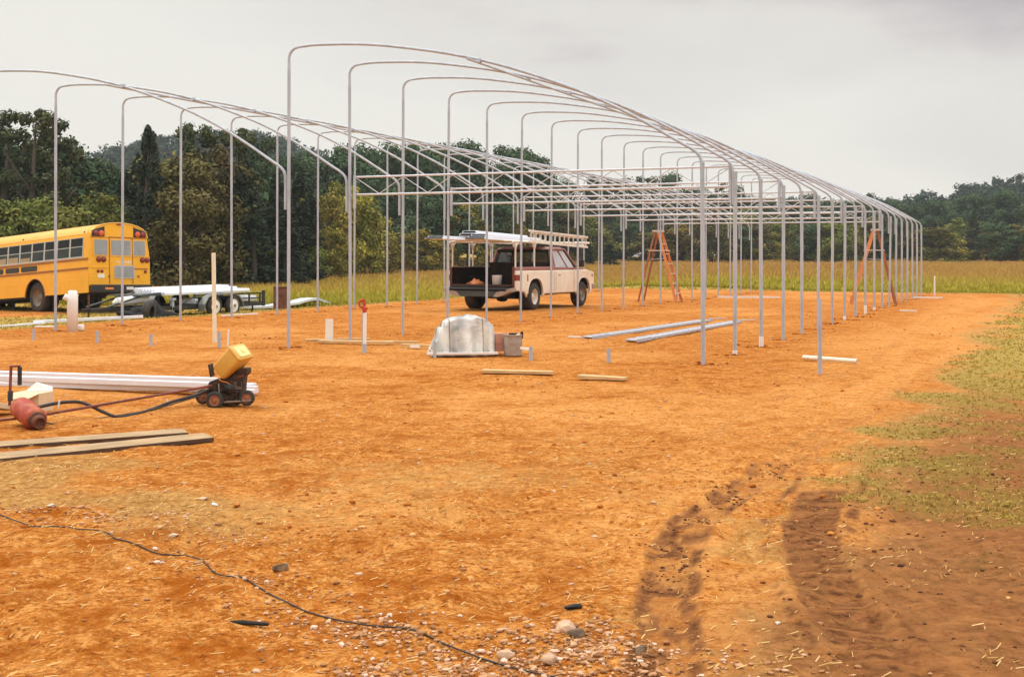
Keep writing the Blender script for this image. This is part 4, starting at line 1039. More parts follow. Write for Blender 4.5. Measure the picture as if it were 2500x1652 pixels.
# rear face details
yb_ = YR - .012
def panel(x0, x1, z0, z1, r_, t_, mt, name, par=bus, y=yb_, sm=4):
    m = MB(); cx_, cz_ = (x0 + x1) / 2, (z0 + z1) / 2
    m.prism(rrect((x1 - x0) / 2, (z1 - z0) / 2, r_, sm), 'y', y - t_, y + .02, 0, Matrix.Translation((cx_, 0, cz_)))
    return m.build(name, M[mt], par)
for (x0, x1) in ((-.98, -.48), (-.34, .42), (.54, .99)):
    f_ = panel(x0 - .035, x1 + .035, 1.80, 2.38, .05, .010, 'bus_roof', 'rear_window'); panel(x0, x1, 1.835, 2.345, .04, .016, 'glass_sky_grey', 'pane', f_)
f_ = panel(-.22, .56, 1.05, 1.49, .06, .012, 'alu_frame', 'door_window'); panel(-.19, .53, 1.08, 1.46, .05, .016, 'glass_sky_grey', 'pane', f_)
m = MB()
for (xa, xb) in ((-.415, -.39), (.49, .515)): m.box(xa, xb, YR - .012, YR + .01, .86, 2.46)
m.box(-.415, .515, YR - .012, YR + .01, 2.435, 2.46); m.build('door_seam', M['bus_rail'], bus)
panel(-1.10, 1.10, 2.425, 2.437, .003, .006, 'bus_rail', 'header_seam')
for (x0, x1) in ((-1.07, -.58), (.55, 1.04)):
    m = MB(); s_ = 1 if x0 < 0 else -1
    pl = [(x0, 2.46), (x1, 2.46), (x1, 2.80 if x0 < 0 else 2.68), (x0, 2.66 if x0 < 0 else 2.66)]
    if x0 > 0: pl = [(x0, 2.46), (x1, 2.46), (x1, 2.66), (x0, 2.81)]
    m.prism(pl, 'y', yb_ - .012, yb_ + .02); wl = m.build('warning_light_panel', M['black'], bus, .008)
    for i, mt in ((0, 'red_lens'), (1, 'orange_lens')):
        xx = x0 + .15 + .20 * i if x0 < 0 else x1 - .15 - .20 * i
        m = MB(); m.lathe([(.095, 0), (.10, -.03), (.085, -.045), (0, -.055)], 20, 'y'); o = m.build('warning_lamp', M[mt], wl); o.location = (xx, yb_ - .012, 2.565)
for x0 in (-.90, .80):
    for i in (0, 1):
        m = MB(); m.lathe([(.098, 0), (.095, -.02), (.08, -.04), (0, -.05)], 20, 'y'); o = m.build('tail_light', M['red_lens'], bus); o.location = (x0 + .09 + .185 * i, yb_, 1.685)
for x0, n_l in ((-.84, 2), (1.0, 1)):
    for i in range(n_l):
        m = MB(); m.lathe([(.055, 0), (.05, -.02), (0, -.03)], 14, 'y'); o = m.build('reflector', M['red_lens'], bus); o.location = (x0 + .14 * i, yb_, 1.29)
panel(-.86, -.60, 1.06, 1.20, .01, .004, 'cream_wood', 'licence_plate')
m = MB()
for (xx, zz) in ((-.42, 1.12), (.72, 1.12)): m.box(xx - .03, xx + .03, yb_ - .03, yb_ + .02, zz - .03, zz + .03)
m.build('door_hinge', M['bus_rail'], bus, .006)
panel(-1.1, -.42, 1.40, 1.425, .01, .012, 'bus', 'rear_rail'); panel(.54, 1.1, 1.37, 1.40, .01, .012, 'bus_rail', 'rear_rail')
# worn white lettering on the door: only broken remains can be seen
m = MB(); q_ = random.Random(5)
for i, (xa, wd, za, hh) in enumerate(((-.12, .05, 1.60, .05), (-.05, .06, 1.575, .045), (.05, .03, 1.57, .075), (.10, .06, 1.57, .03), (.12, .03, 1.60, .05), (.18, .03, 1.565, .08), (.22, .05, 1.61, .03), (.22, .05, 1.57, .025), (.30, .06, 1.565, .075), (.38, .05, 1.57, .03), (.39, .04, 1.61, .03))):
    m.box(xa, xa + wd, YR - .006, YR + .005, za, za + hh)
m.build('worn_lettering', M['white_paint'], bus)
m = MB(); m.box(-1.16, 1.16, YR - .16, YR + .1, .57, .83); bp = m.build('bumper', M['black'], bus, .02)
m = MB(); m.box(-.68, -.36, YR - .166, YR - .15, .665, .735); m.build('amber_sticker', M['amber'], bp)
m = MB(); m.box(.14, .42, YR - .166, YR - .15, .655, .755); m.build('white_sticker', M['white_paint'], bp)
m = MB(); m.lathe([(.045, 0), (.04, -.03), (0, -.03)], 12, 'y'); o = m.build('clearance_lamp', M['red_lens'], bus); o.location = (-.02, YR - .02, 2.885)
o.scale = (2.6, 1, .5)
for s in (-1, 1):
    for i in (0, 1):
        wr = bpy.data.objects.new('wheel', None); COL.objects.link(wr); wr.parent = bus; wr.location = (s * (1.0 - .31 * i), 0, .535)
        if s > 0: wr.rotation_euler = (0, 0, math.pi)
        mm = MB(); mm.lathe([(.31, .12), (.46, .135), (.53, .10), (.545, .05), (.545, -.05), (.53, -.10), (.46, -.135), (.31, -.12)], 40, 'x'); mm.build('tyre', M['rubber'], wr)
        mm = MB(); mm.lathe([(.32, -.12), (.305, -.06), (.22, .02), (.13, .04), (.11, -.02), (0, -.02)], 28, 'x'); mm.build('rim', M['rim_dark'], wr)
for s in (-1, 1):
    wr = bpy.data.objects.new('wheel', None); COL.objects.link(wr); wr.parent = bus; wr.location = (s * 1.0, 5.9, .485)
    mm = MB(); mm.lathe([(.27, .12), (.42, .13), (.485, .05), (.485, -.05), (.42, -.13), (.27, -.12)], 30, 'x'); mm.build('tyre', M['rubber'], wr)

# ------------------------------------------------------------------ pickup truck (origin on the ground under the rear axle)
trk = thing('pickup_truck', 'cream and burgundy pickup truck with lowered tailgate and white ladder rack', 'pickup truck', (-.27, 32.92, 0), (0, 0, R(-26.6)))
TW = .99
def truck_side():
    pts = [(-1.20, .56), (-.64, .50)]
    for i in range(13):
        a = R(186 - i * 192 / 12); pts.append((.50 * math.copysign(abs(math.cos(a)) ** .75, math.cos(a)), .40 + .48 * math.sin(a)))
    pts += [(.60, .43), (2.80, .43)]
    for i in range(13):
        a = R(186 - i * 192 / 12); pts.append((3.34 + .48 * math.copysign(abs(math.cos(a)) ** .75, math.cos(a)), .40 + .46 * math.sin(a)))
    pts += [(4.08, .52), (4.14, .60), (4.14, 1.0), (4.0, 1.03), (3.6, 1.085), (-1.20, 1.085)]
    return pts
for s in (-1, 1):
    m = MB(); m.prism(truck_side(), 'x', s * TW - .035, s * TW + .035); o = m.build('side_panel', M['truck'], trk, .03, 3)
    m = MB(); m.prism([(-1.20, 1.088), (3.1, 1.088), (3.5, 1.088), (2.75, 1.15), (1.3, 1.17), (-1.20, 1.17)], 'x', s * TW - .05, s * TW + .015); m.build('upper_side', M['burgundy'], trk, .012)
    m = MB()
    for i in range(17):
        pass
    pts = [(s * (TW + .037), .50 * math.copysign(abs(math.cos(R(172 - i * 164 / 16))) ** .75, math.cos(R(172 - i * 164 / 16))), .40 + .48 * math.sin(R(172 - i * 164 / 16))) for i in range(17)]
    m.tube(pts, .016, 6); pts = [(s * (TW + .037), 3.34 + .48 * math.copysign(abs(math.cos(R(172 - i * 164 / 16))) ** .75, math.cos(R(172 - i * 164 / 16))), .40 + .46 * math.sin(R(172 - i * 164 / 16))) for i in range(17)]
    m.tube(pts, .016, 6); m.build('arch_lip', M['truck'], trk)
    # tail lights: tall red block on the corner
    m = MB(); m.box(s * TW - .038, s * TW + .041, -1.212, -.95, .82, .98); m.build('tail_light', M['red_lens'], trk, .006)
    m = MB(); m.box(s * TW + .03, s * TW + .041, -.52, -.46, .80, .98); m.build('side_reflector', M['red_lens'], trk, .004)
    m = MB(); m.box(s * TW + .03, s * TW + .041, 3.95, 4.02, .86, .96); m.build('side_reflector', M['red_lens'], trk, .004)
# panel seams
m = MB()
for yy in (1.22, 1.34, 2.62): m.box(TW + .033, TW + .037, yy, yy + .012, .48, 1.04); m.box(-TW - .037, -TW - .033, yy, yy + .012, .48, 1.04)
m.build('door_seam', M['bed'], trk)
# bed
m = MB()
m.box(-.94, .94, -1.18, 1.22, .62, .66); m.box(-.955, -.90, -1.18, 1.22, .66, 1.16); m.box(.90, .955, -1.18, 1.22, .66, 1.16); m.box(-.9, .9, 1.16, 1.22, .66, 1.16)
m.box(-.9, -.62, -.45, .45, .66, .90); m.box(.62, .9, -.45, .45, .66, .90); m.build('bed_liner', M['bed'], trk)
m = MB()
for s in (-1, 1): m.box(s * .955 - .035, s * .955 + .035, -1.2, 1.22, 1.165, 1.185)
m.build('bed_rail', M['burgundy'], trk, .006)
m = MB()
for s in (-1, 1): m.box(s * .95 - .03, s * .95 + .03, -1.215, -1.185, .62, 1.165)
m.build('rear_pillar', M['rust'], trk)
# tailgate dropped below level, then the step bumper
m = MB(); m.prism([(-1.22, .70), (-1.20, .66), (-1.52, .55), (-1.54, .59)], 'x', -.88, .88); tg = m.build('tailgate', M['bed'], trk, .006)
m = MB(); m.prism([(-1.225, .715), (-1.20, .70), (-1.23, .69)], 'x', -.93, .93); m.build('hinge_edge', M['rust'], tg)
m = MB(); m.add([(-1.0, -1.50, .62), (1.0, -1.50, .62), (.62, -1.50, .40), (-.62, -1.50, .40), (-1.0, -1.28, .62), (1.0, -1.28, .62), (.62, -1.28, .40), (-.62, -1.28, .40)], [(0, 1, 2, 3), (4, 5, 6, 7), (0, 1, 5, 4), (1, 2, 6, 5), (2, 3, 7, 6), (3, 0, 4, 7)]); bm_ = m.build('bumper', M['navy'], trk, .01)
m = MB()
for s in (-1, 1):
    m.add([(s * 1.02, -1.515, .635), (s * .60, -1.515, .52), (s * .50, -1.515, .40), (s * .66, -1.515, .40), (s * 1.03, -1.515, .54), (s * 1.02, -1.20, .635), (s * .60, -1.20, .52), (s * .50, -1.20, .40), (s * .66, -1.20, .40), (s * 1.03, -1.20, .54)], [(0, 1, 2, 3, 4), (5, 6, 7, 8, 9), (0, 1, 6, 5), (1, 2, 7, 6), (2, 3, 8, 7), (3, 4, 9, 8), (4, 0, 5, 9)])
m.build('bumper_corner', M['chrome'], bm_)
# chassis
m = MB(); m.box(-.50, -.36, -1.2, 4.0, .42, .58); m.box(.36, .50, -1.2, 4.0, .42, .58); m.box(-.80, .80, -.06, .06, .30, .42); m.lathe([(0, -.18), (.13, -.12), (.15, 0), (.13, .12), (0, .18)], 12, 'x', 0, Matrix.Translation((0, 0, .36)))
m.box(-.34, .34, 1.0, 3.9, .36, .62); m.box(-.30, .55, -.95, -.25, .34, .55); m.box(-.93, .93, .55, 2.8, .40, .50); m.build('chassis', M['black_matt'], trk)
# cab
def cab_ring(z, w_, y0, y1): return [(-w_, y0, z), (w_, y0, z), (w_, y1, z), (-w_, y1, z)]
m = MB()
r1 = cab_ring(1.15, .97, 1.24, 2.86); r2 = cab_ring(1.67, .82, 1.34, 2.34); r3 = cab_ring(1.745, .76, 1.42, 2.24)
m.add(r1 + r2 + r3, [(4, 5, 9, 8), (5, 6, 10, 9), (6, 7, 11, 10), (7, 4, 8, 11), (8, 9, 10, 11)]); m.build('cab_roof', M['burgundy'], trk, .03, 3)
def lerp(a, b, t): return tuple(x + (y - x) * t for x, y in zip(a, b))
def quad_pane(mb, c0, c1, c2, c3, off, th=.012):
    n_ = (Vector(c1) - Vector(c0)).cross(Vector(c3) - Vector(c0)).normalized()
    if n_.dot((Vector(c0) + Vector(c2)) / 2 - Vector((0, 2.0, 1.4))) < 0: n_ = -n_
    v = [Vector(c) + n_ * off for c in (c0, c1, c2, c3)]; v += [p - n_ * th for p in v]
    mb.add(v, [(0, 1, 2, 3), (4, 5, 6, 7), (0, 1, 5, 4), (1, 2, 6, 5), (2, 3, 7, 6), (3, 0, 4, 7)])
def face_pt(b0, b1, t0, t1, u, v):
    return lerp(lerp(b0, b1, u), lerp(t0, t1, u), v)
# pillars built as bars along the cab corners
def bar(name, a, b, r, mt, par=trk):
    m = MB(); m.tube([a, b], r, 8); return m.build(name, M[mt], par)
for i in range(4): bar('pillar', r1[i], r2[i], .045, 'burgundy')
m = MB()
for i, (a, b) in enumerate(((r2[0], r2[1]), (r2[1], r2[2]), (r2[2], r2[3]), (r2[3], r2[0]))): m.tube([a, b], .035, 8)
m.build('drip_rail', M['burgundy'], trk)
# windows: rear (two thin mullions), right and left doors with a slanted vent bar, windscreen
def glass(name, b0, b1, t0, t1, mt, fr=.02):
    m = MB(); quad_pane(m, face_pt(b0, b1, t0, t1, .0, .0), face_pt(b0, b1, t0, t1, 1., 0.), face_pt(b0, b1, t0, t1, 1., 1.), face_pt(b0, b1, t0, t1, .0, 1.), 0)
    return m.build(name, M[mt], trk)
M['cab_glass'] = mat('cab_glass', (.75, .80, .78), .03, 0, 0, trans=1.0)
M['cab_glass_side'] = mat('pale_side_glass', (.50, .52, .54), .08, 0, .12, 3, spec=.6)
gl = glass('rear_glass', r1[0], r1[1], r2[0], r2[1], 'cab_glass')
m = MB()
for u_ in (.05, .30, .70, .95): m.tube([face_pt(r1[0], r1[1], r2[0], r2[1], u_, 0), face_pt(r1[0], r1[1], r2[0], r2[1], u_, 1)], .018, 6)
for v_ in (.03, .93): m.tube([face_pt(r1[0], r1[1], r2[0], r2[1], 0, v_), face_pt(r1[0], r1[1], r2[0], r2[1], 1, v_)], .05, 6)
m.build('rear_glass_seal', M['black_matt'], gl)
for (a, b, c, d) in ((r1[1], r1[2], r2[1], r2[2]), (r1[0], r1[3], r2[0], r2[3])):
    gl = glass('door_glass', a, b, c, d, 'cab_glass_side')
    m = MB()
    pt = lambda u_, v_: face_pt(a, b, c, d, u_, v_)
    m.tube([pt(.62, 0), pt(.50, 1)], .028, 6); m.tube([pt(.09, 0), pt(.09, 1)], .03, 6); m.build('vent_bar', M['burgundy'], gl)
    m = MB(); m.tube([pt(.95, 0), pt(.93, .97)], .03, 6); m.tube([pt(.1, .97), pt(.93, .97)], .022, 6); m.build('window_seal', M['black_matt'], gl)
gl = glass('windscreen', r1[2], r1[3], r2[2], r2[3], 'cab_glass')
m = MB(); m.box(-.80, .80, 1.50, 1.72, .9, 1.32); m.box(-.85, .85, 2.5, 2.8, .9, 1.2); m.lathe([(.16, 0), (.18, .015), (.16, .03)], 18, 'y', 0, Matrix.Translation((-.4, 2.35, 1.22))); m.build('bench_seat', M['bed'], trk)
m = MB(); m.box(-.62, -.34, 1.52, 1.62, 1.3, 1.52); m.build('headrest', M['black_matt'], trk, .04)
# hood, front
m = MB(); m.add([(-.95, 2.78, 1.150), (.95, 2.78, 1.150), (.93, 4.06, 1.06), (-.93, 4.06, 1.06), (-.95, 2.78, 1.05), (.95, 2.78, 1.05), (.93, 4.12, .98), (-.93, 4.12, .98)], [(0, 1, 2, 3), (4, 5, 6, 7), (0, 1, 5, 4), (1, 2, 6, 5), (2, 3, 7, 6), (3, 0, 4, 7)]); m.build('hood', M['burgundy'], trk, .03, 3)
m = MB(); m.box(-.9, .9, 4.08, 4.13, .62, .97); m.build('grille', M['black'], trk)
m = MB(); m.box(-1.02, 1.02, 4.14, 4.27, .50, .66); m.box(.96, 1.04, 3.95, 4.2, .50, .66); m.build('front_bumper', M['chrome'], trk, .02)
m = MB(); m.tube([(1.0, 2.68, 1.16), (1.16, 2.66, 1.24)], .012, 6); m.box(1.12, 1.32, 2.62, 2.70, 1.17, 1.37); m.build('mirror', M['black'], trk, .015)
m = MB(); m.box(1.023, 1.04, 1.52, 1.66, .93, .96); m.build('door_handle', M['chrome'], trk, .004)
def truck_wheel(x, y, r, tread, rimmat):
    wr = bpy.data.objects.new('wheel', None); COL.objects.link(wr); wr.parent = trk; wr.location = (x, y, r)
    if x < 0: wr.rotation_euler = (0, 0, math.pi)
    mm = MB(); mm.lathe([(r * .58, tread * .5), (r * .86, tread * .52), (r * .97, tread * .42), (r, tread * .3), (r, -tread * .3), (r * .97, -tread * .42), (r * .86, -tread * .52), (r * .58, -tread * .5)], 36, 'x'); mm.build('tyre', M['rubber'], wr)
    mm = MB(); mm.lathe([(r * .60, tread * .46), (r * .55, tread * .42), (r * .52, tread * .1), (r * .28, tread * .16), (r * .22, tread * .34), (r * .12, tread * .38), (0, tread * .38)], 24, 'x'); mm.build('rim', M[rimmat], wr)
for s in (-1, 1):
    truck_wheel(s * .84, 0, .375, .34, 'wheel'); truck_wheel(s * .86, 3.34, .365, .26, 'rim_dark')
# ladder rack
m = MB(); RZ = 1.86
for s in (-1, 1):
    for y in (-1.1, .06, 1.15):
        m.tube([(s * .955, y, 1.18), (s * .955, y, RZ)], .024, 8)
        for d_ in (-1, 1): m.tube(arc3 if False else [(s * .955, y, RZ - .22), (s * .955, y + d_ * .05, RZ - .10), (s * .955, y + d_ * .18, RZ)], .020, 8)
    m.tube([(s * .955, -1.25, RZ), (s * .955, 3.05, RZ)], .024, 8)
for y in (-1.1, .06, 1.15, 2.6): m.tube([(-.955, y, RZ + .02), (.955, y, RZ + .02)], .022, 8)
rk = m.build('ladder_rack', M['rack'], trk)
# things on and in the truck
def on_truck(o):
    o.location = trk.matrix_basis @ Vector(o.location); o.rotation_euler = (o.rotation_euler[0], o.rotation_euler[1], o.rotation_euler[2] + R(-26.6)); return o
trk.matrix_basis  # location and rotation set above
MT_ = Matrix.Translation(trk.location) @ trk.rotation_euler.to_matrix().to_4x4()
def place_on(o, loc, rz=0, rx=0, ry=0):
    o.location = MT_ @ Vector(loc); o.rotation_euler = (rx, ry, R(-26.6) + rz); return o
m = MB(); m.box(-.42, .42, -.95, .95, 0, .60); m.box(-.43, .43, -.96, .96, .60, .645); o = m.build('tool_chest', M['bed'], None, .012); place_on(o, (.44, .15, .662)); tag(o, 'black tool chest in the bed of the pickup truck', 'tool chest')
m = MB(); m.lathe([(0, 0), (.12, 0), (.135, .29), (.14, .30), (.13, .30), (.11, .02), (0, .02)], 20); o = m.build('white_bucket', M['white_pvc']); place_on(o, (.38, -1.05, .662)); tag(o, 'white plastic bucket on the tail end of the pickup bed', 'bucket')
t = thing('tool_bag', 'orange brown lumpy bag in the pickup bed beside the white bucket', 'bag'); place_on(t, (-.28, -.98, .66))
bm = bmesh.new(); bmesh.ops.create_icosphere(bm, subdivisions=3, radius=1)
for v in bm.verts:
    nn_ = .8 + .35 * math.sin(v.co.x * 4 + v.co.y * 3) * math.cos(v.co.y * 5 + v.co.z * 4); v.co = Vector((v.co.x * .20 * nn_, v.co.y * .16, max(-.03, v.co.z * .17 * nn_) + .03))
me = bpy.data.meshes.new('bag_body'); bm.to_mesh(me); bm.free(); me.materials.append(M['ladder']); me.polygons.foreach_set('use_smooth', [True] * len(me.polygons)); o = bpy.data.objects.new('bag_body', me); COL.objects.link(o); o.parent = t
m = MB(); m.tube([(-.15, 0, .08), (-.26, -.03, .05), (-.30, -.05, .01)], [.05, .035, .02], 8); m.build('bag_strap', M['ladder_d'], t)
def sheet_bundle(loc, length, wd, ht, label, n_=3, rx=0, name='gutter_bundle', grp='pale metal lengths on the truck rack'):
    m = MB()
    for i in range(n_):
        w_ = wd * (1 - .13 * i); z0 = ht / n_ * i
        m.prism([(-w_ / 2, z0), (w_ / 2, z0), (w_ / 2 - .012, z0 + ht / n_ * .8), (w_ / 2 - .05, z0 + ht / n_ * .96), (-w_ / 2 + .05, z0 + ht / n_ * .96), (-w_ / 2 + .012, z0 + ht / n_ * .8)], 'y', -i * -.10, length - i * .15)
    o = m.build(name, M['white_alu'], None, .003); place_on(o, loc, 0, rx)
    m = MB()
    for i in range(n_):
        w_ = wd * (1 - .13 * i) - .03; z0 = ht / n_ * i + .006; y_ = i * .10 - .004; h_ = ht / n_ * .74
        m.prism([(-w_ / 2, z0), (w_ / 2, z0), (w_ / 2 - .03, z0 + h_), (-w_ / 2 + .03, z0 + h_)], 'y', y_, y_ + .02)
    m.build('end_shade_plate', M['black_matt'], o)  # black plates on solid ends, painted as the shade inside hollow lengths
    return tag(o, label, 'metal lengths', grp)
sheet_bundle((.30, -2.15, RZ + .05), 3.9, .62, .15, 'stack of white metal lengths on the right of the truck rack', 3, R(-1.0))
sheet_bundle((-.25, -1.55, RZ + .15), 3.4, .50, .15, 'topmost pale metal lengths on the truck rack', 2, R(-1.4))
sheet_bundle((-.58, -2.75, RZ + .05), 4.3, .56, .09, 'pale metal lengths reaching farthest behind the truck on the left', 2, R(-.6))
t = thing('rack_ladder', 'cream extension ladder lying on edge along the right side of the truck rack', 'ladder'); place_on(t, (.99, -.35, RZ - .02), 0, R(-1.6))
m = MB()
for z in (0, .30): m = MB(); m.box(-.022, .022, 0, 4.05, z, z + .055); m.build('side_rail', M['rack'], t, .004)
for i in range(13): m = MB(); m.tube([(0, .12 + i * .318, .05), (0, .12 + i * .318, .31)], .017, 8); m.build('rung', M['rack'], t)
m = MB()
for z in (.05, .26): m.box(-.065, -.03, .3, 3.9, z, z + .05)
for i in range(11): m.tube([(-.047, .45 + i * .33, .08), (-.047, .45 + i * .33, .28)], .014, 8)
m.build('inner_section', M['rack'], t)
m = MB(); m.tube([(0, 0, 0), (0, 1.1, 0)], .03, 8); o = m.build('rack_pipe', M['white_pvc']); place_on(o, (.70, 3.4, RZ + .03)); tag(o, 'white pipe end sticking out ahead of the ladder on the rack', 'pipe')

# ------------------------------------------------------------------ tandem trailer (local +y towards its tail, +x is the side facing the camera)
TZ = gz(-10.3, 38.5)
trl = thing('utility_trailer', 'low black tandem axle utility trailer with white wheels', 'trailer', (-10.30, 38.60, TZ), (0, 0, R(-24)))
m = MB()
for x in (-.86, .86): m.box(x - .04, x + .04, -2.1, 2.5, .24, .34)
for y in (-2.06, -1.2, -.4, .4, 1.2, 2.46): m.box(-.82, .82, y - .04, y + .04, .25, .33)
m.box(-.84, .84, -2.1, 2.5, .345, .37); fr = m.build('frame', M['trailer'], trl, .006)
for x in (-.88, .88):
    m = MB(); m.box(x - .022, x + .022, -1.15, 2.52, .64, .69)
    for y in (1.05, 1.70, 2.30): m.box(x - .02, x + .02, y - .03, y + .03, .37, .64)
    m.box(x - .03, x + .03, 2.44, 2.56, .22, .75); m.box(x - .018, x + .018, .9, 2.4, .49, .53)
    m.tube([(x, -1.1, .66), (x, -2.0, .30)], .022, 6); m.build('side_rail', M['trailer'], trl, .004)
    s = 1 if x > 0 else -1
    m = MB(); pr = [(-1.0, .18), (-.98, .40), (-.80, .62), (-.55, .70), (.55, .70), (.80, .62), (1.0, .40), (1.03, .24), (.98, .24), (.94, .39), (.76, .58), (.54, .66), (-.54, .66), (-.77, .59), (-.94, .39), (-.96, .18)]
    x0_, x1_ = sorted((s * .92, s * 1.18)); m.prism(pr, 'x', x0_, x1_); m.prism([(-.98, .25), (-.62, .25), (-.62, .64), (-.80, .60), (-.96, .40)], 'x', s * .92, s * .94); m.build('fender', M['fender'], trl, .006)
m = MB(); m.box(.84, .9, -.9, .9, .30, .62); m.build('wheel_well', M['black_matt'], trl)
for s in (-1, 1):
    for y in (-.47, .47):
        wr = bpy.data.objects.new('wheel', None); COL.objects.link(wr); wr.parent = trl; wr.location = (s * 1.12, y, .315)
        if s < 0: wr.rotation_euler = (0, 0, math.pi)
        mm = MB(); mm.lathe([(.215, .085), (.275, .10), (.315, .06), (.325, 0), (.315, -.06), (.275, -.10), (.215, -.085)], 30, 'x'); mm.build('tyre', M['rubber'], wr)
        mm = MB(); mm.lathe([(.235, .090), (.22, .075), (.18, .068), (.075, .088), (.06, .105), (0, .105)], 24, 'x'); rm = mm.build('rim', M['white_pvc'], wr)
        mm = MB(); mm.lathe([(.055, .10), (.045, .13), (0, .13)], 12, 'x'); mm.build('hub_cap', M['rim_dark'], rm)
m = MB()
for s in (-1, 1): m.box(-.045, .045, 0, 2.75, 0, .10, 0, Matrix.Translation((s * .06, -4.75, .27)) @ Matrix.Rotation(R(s * -16), 4, 'Z'))
m.box(-.06, .06, -4.95, -4.6, .28, .38); m.build('tongue', M['trailer'], trl, .006)
m = MB(); m.tube([(0, -4.72, .02), (0, -4.72, .78)], .026, 8); m.lathe([(0, 0), (.14, 0), (.14, .02), (.03, .04)], 14, 'z', 0, Matrix.Translation((0, -4.72, 0))); m.build('tongue_jack', M['rust'], trl)
m = MB(); m.box(.78, .86, -2.12, -2.04, 0.0, .62); m.box(.76, .9, -2.16, -2.0, .55, .62); m.build('stand_leg', M['galv'], trl)
m = MB(); m.tube([(-.5, -4.3, .40), (-.55, -2.2, .78)], .03, 6); m.tube([(.3, -4.3, .40), (.55, -3.0, .74), (.55, -2.2, .78)], .03, 6); m.box(-.6, .6, -3.3, -2.1, .70, .74); m.build('front_ramp', M['navy'], trl)
m = MB(); m.tube([(.5, 2.4, 0.02), (.5, 2.4, .3)], .03, 8); m.lathe([(0, 0), (.22, 0), (.22, .02), (0, .03)], 14, 'z', 0, Matrix.Translation((.5, 2.4, .0))); m.build('rear_jack', M['trailer'], trl)
MT2 = Matrix.Translation(trl.location) @ trl.rotation_euler.to_matrix().to_4x4()
def place2(o, loc, rz=0, rx=0, ry=0):
    o.location = MT2 @ Vector(loc); o.rotation_euler = (rx, ry, R(-24) + rz); return o
for i, (x, y0, L_, wd, z, ht, lb) in enumerate(((.42, -2.3, 4.2, .62, .70, .11, 'white metal sheets stacked nearest on the black trailer'), (-.12, -2.1, 4.1, .60, .70, .17, 'white metal sheets in the middle of the trailer load'), (-.6, -1.9, 4.2, .5, .70, .21, 'white metal sheets at the back of the trailer load'), (.45, -.9, 3.3, .6, .40, .16, 'white metal lengths seen through the trailer side rail'))):
    m = MB(); n_ = 5; pr = []
    for k in range(n_):
        xa = -wd / 2 + wd * k / n_; d_ = wd / n_
        pr += [(xa, ht * .62), (xa + d_ * .25, ht), (xa + d_ * .65, ht), (xa + d_ * .9, ht * .62)]
    pr = [(-wd / 2, 0)] + pr + [(wd / 2, ht * .6), (wd / 2, 0)]
    m.prism(pr[::-1], 'y', 0, L_); o = m.build('metal_sheets', M['white_alu'], None, .002); place2(o, (x, y0, z), R((i - 1) * .6), R(.3)); tag(o, lb, 'metal sheets', 'white metal sheets on the trailer')
m = MB(); m.tube([(0, 0, 0), (.02, .5, .02), (0, 1.25, .05)], [.12, .13, .13], 16); m.tube([(-.05, -.12, -.05), (0, 0, 0)], [.04, .10], 10)
o = m.build('plastic_roll', M['white_pvc']); place2(o, (.30, -3.9, .56)); tag(o, 'fat white plastic roll lying on the trailer tongue', 'roll')
bm = bmesh.new(); bmesh.ops.create_icosphere(bm, subdivisions=4, radius=1)
for v in bm.verts:
    c_ = v.co; nn_ = .85 + .22 * math.sin(c_.x * 5 + 1) * math.cos(c_.y * 4) + .10 * math.sin(c_.y * 11 + c_.z * 7)
    v.co = Vector((c_.x * .62 * nn_, c_.y * 1.15 * nn_, max(-.02, c_.z) * .52 * nn_ ** 1.5))
me = bpy.data.meshes.new('black_heap'); bm.to_mesh(me); bm.free(); me.materials.append(M['black_matt']); me.polygons.foreach_set('use_smooth', [True] * len(me.polygons))
o = bpy.data.objects.new('black_heap', me); COL.objects.link(o); place2(o, (.80, -3.1, -.02)); tag(o, 'low black heap on the ground in front of the trailer wheels', 'heap')
m = MB(); m.lathe([(.17, .1), (.27, .11), (.31, .06), (.31, -.06), (.27, -.11), (.17, -.1)], 26, 'x'); o = m.build('loose_tyre', M['rubber']); place2(o, (1.35, -3.75, .29), R(18), 0, R(8)); tag(o, 'loose black tyre leaning on the black heap under the trailer tongue', 'tyre')
# drum and the pale sheets behind
t = thing('rusty_drum', 'rusty steel drum standing on grass behind the trailer', 'drum', (-8.25, 42.4, gz(-8.25, 42.4)))
m = MB(); pr = [(0, .02), (.26, .02), (.275, 0), (.275, .02)]
for i in range(13):
    z = .02 + .78 * i / 12; pr.append((.265 + (.014 if i in (4, 8) else 0), z))
pr += [(.275, .80), (.275, .83), (.262, .83), (.255, .79), (0, .79)]; m.lathe(pr, 32); m.build('drum_body', M['rust'], t)
m = MB(); m.tube([(.12, 0, .79), (.12, 0, .81)], .03, 10); m.build('bung', M['rust'], t)
m = MB(); n_ = 18; P1 = []; 
for i in range(n_ + 1):
    y = -2.9 + 5.6 * i / n_; z = .16 + .05 * math.sin(i * .6) + (.22 * max(0, 1 - abs(y - 2.0) / .9))
    P1.append((y, z))
m.prism([(y, z) for y, z in P1] + [(y, z - .09) for y, z in P1[::-1]], 'x', -.35, .35); o = m.build('pale_sheets', M['pale_blue'], None, .01); o.location = (-8.9, 43.3, gz(-8.9, 43.3)); o.rotation_euler = (0, 0, R(-42)); tag(o, 'pale blue grey sheets lying on the grass behind trailer and drum', 'sheets')

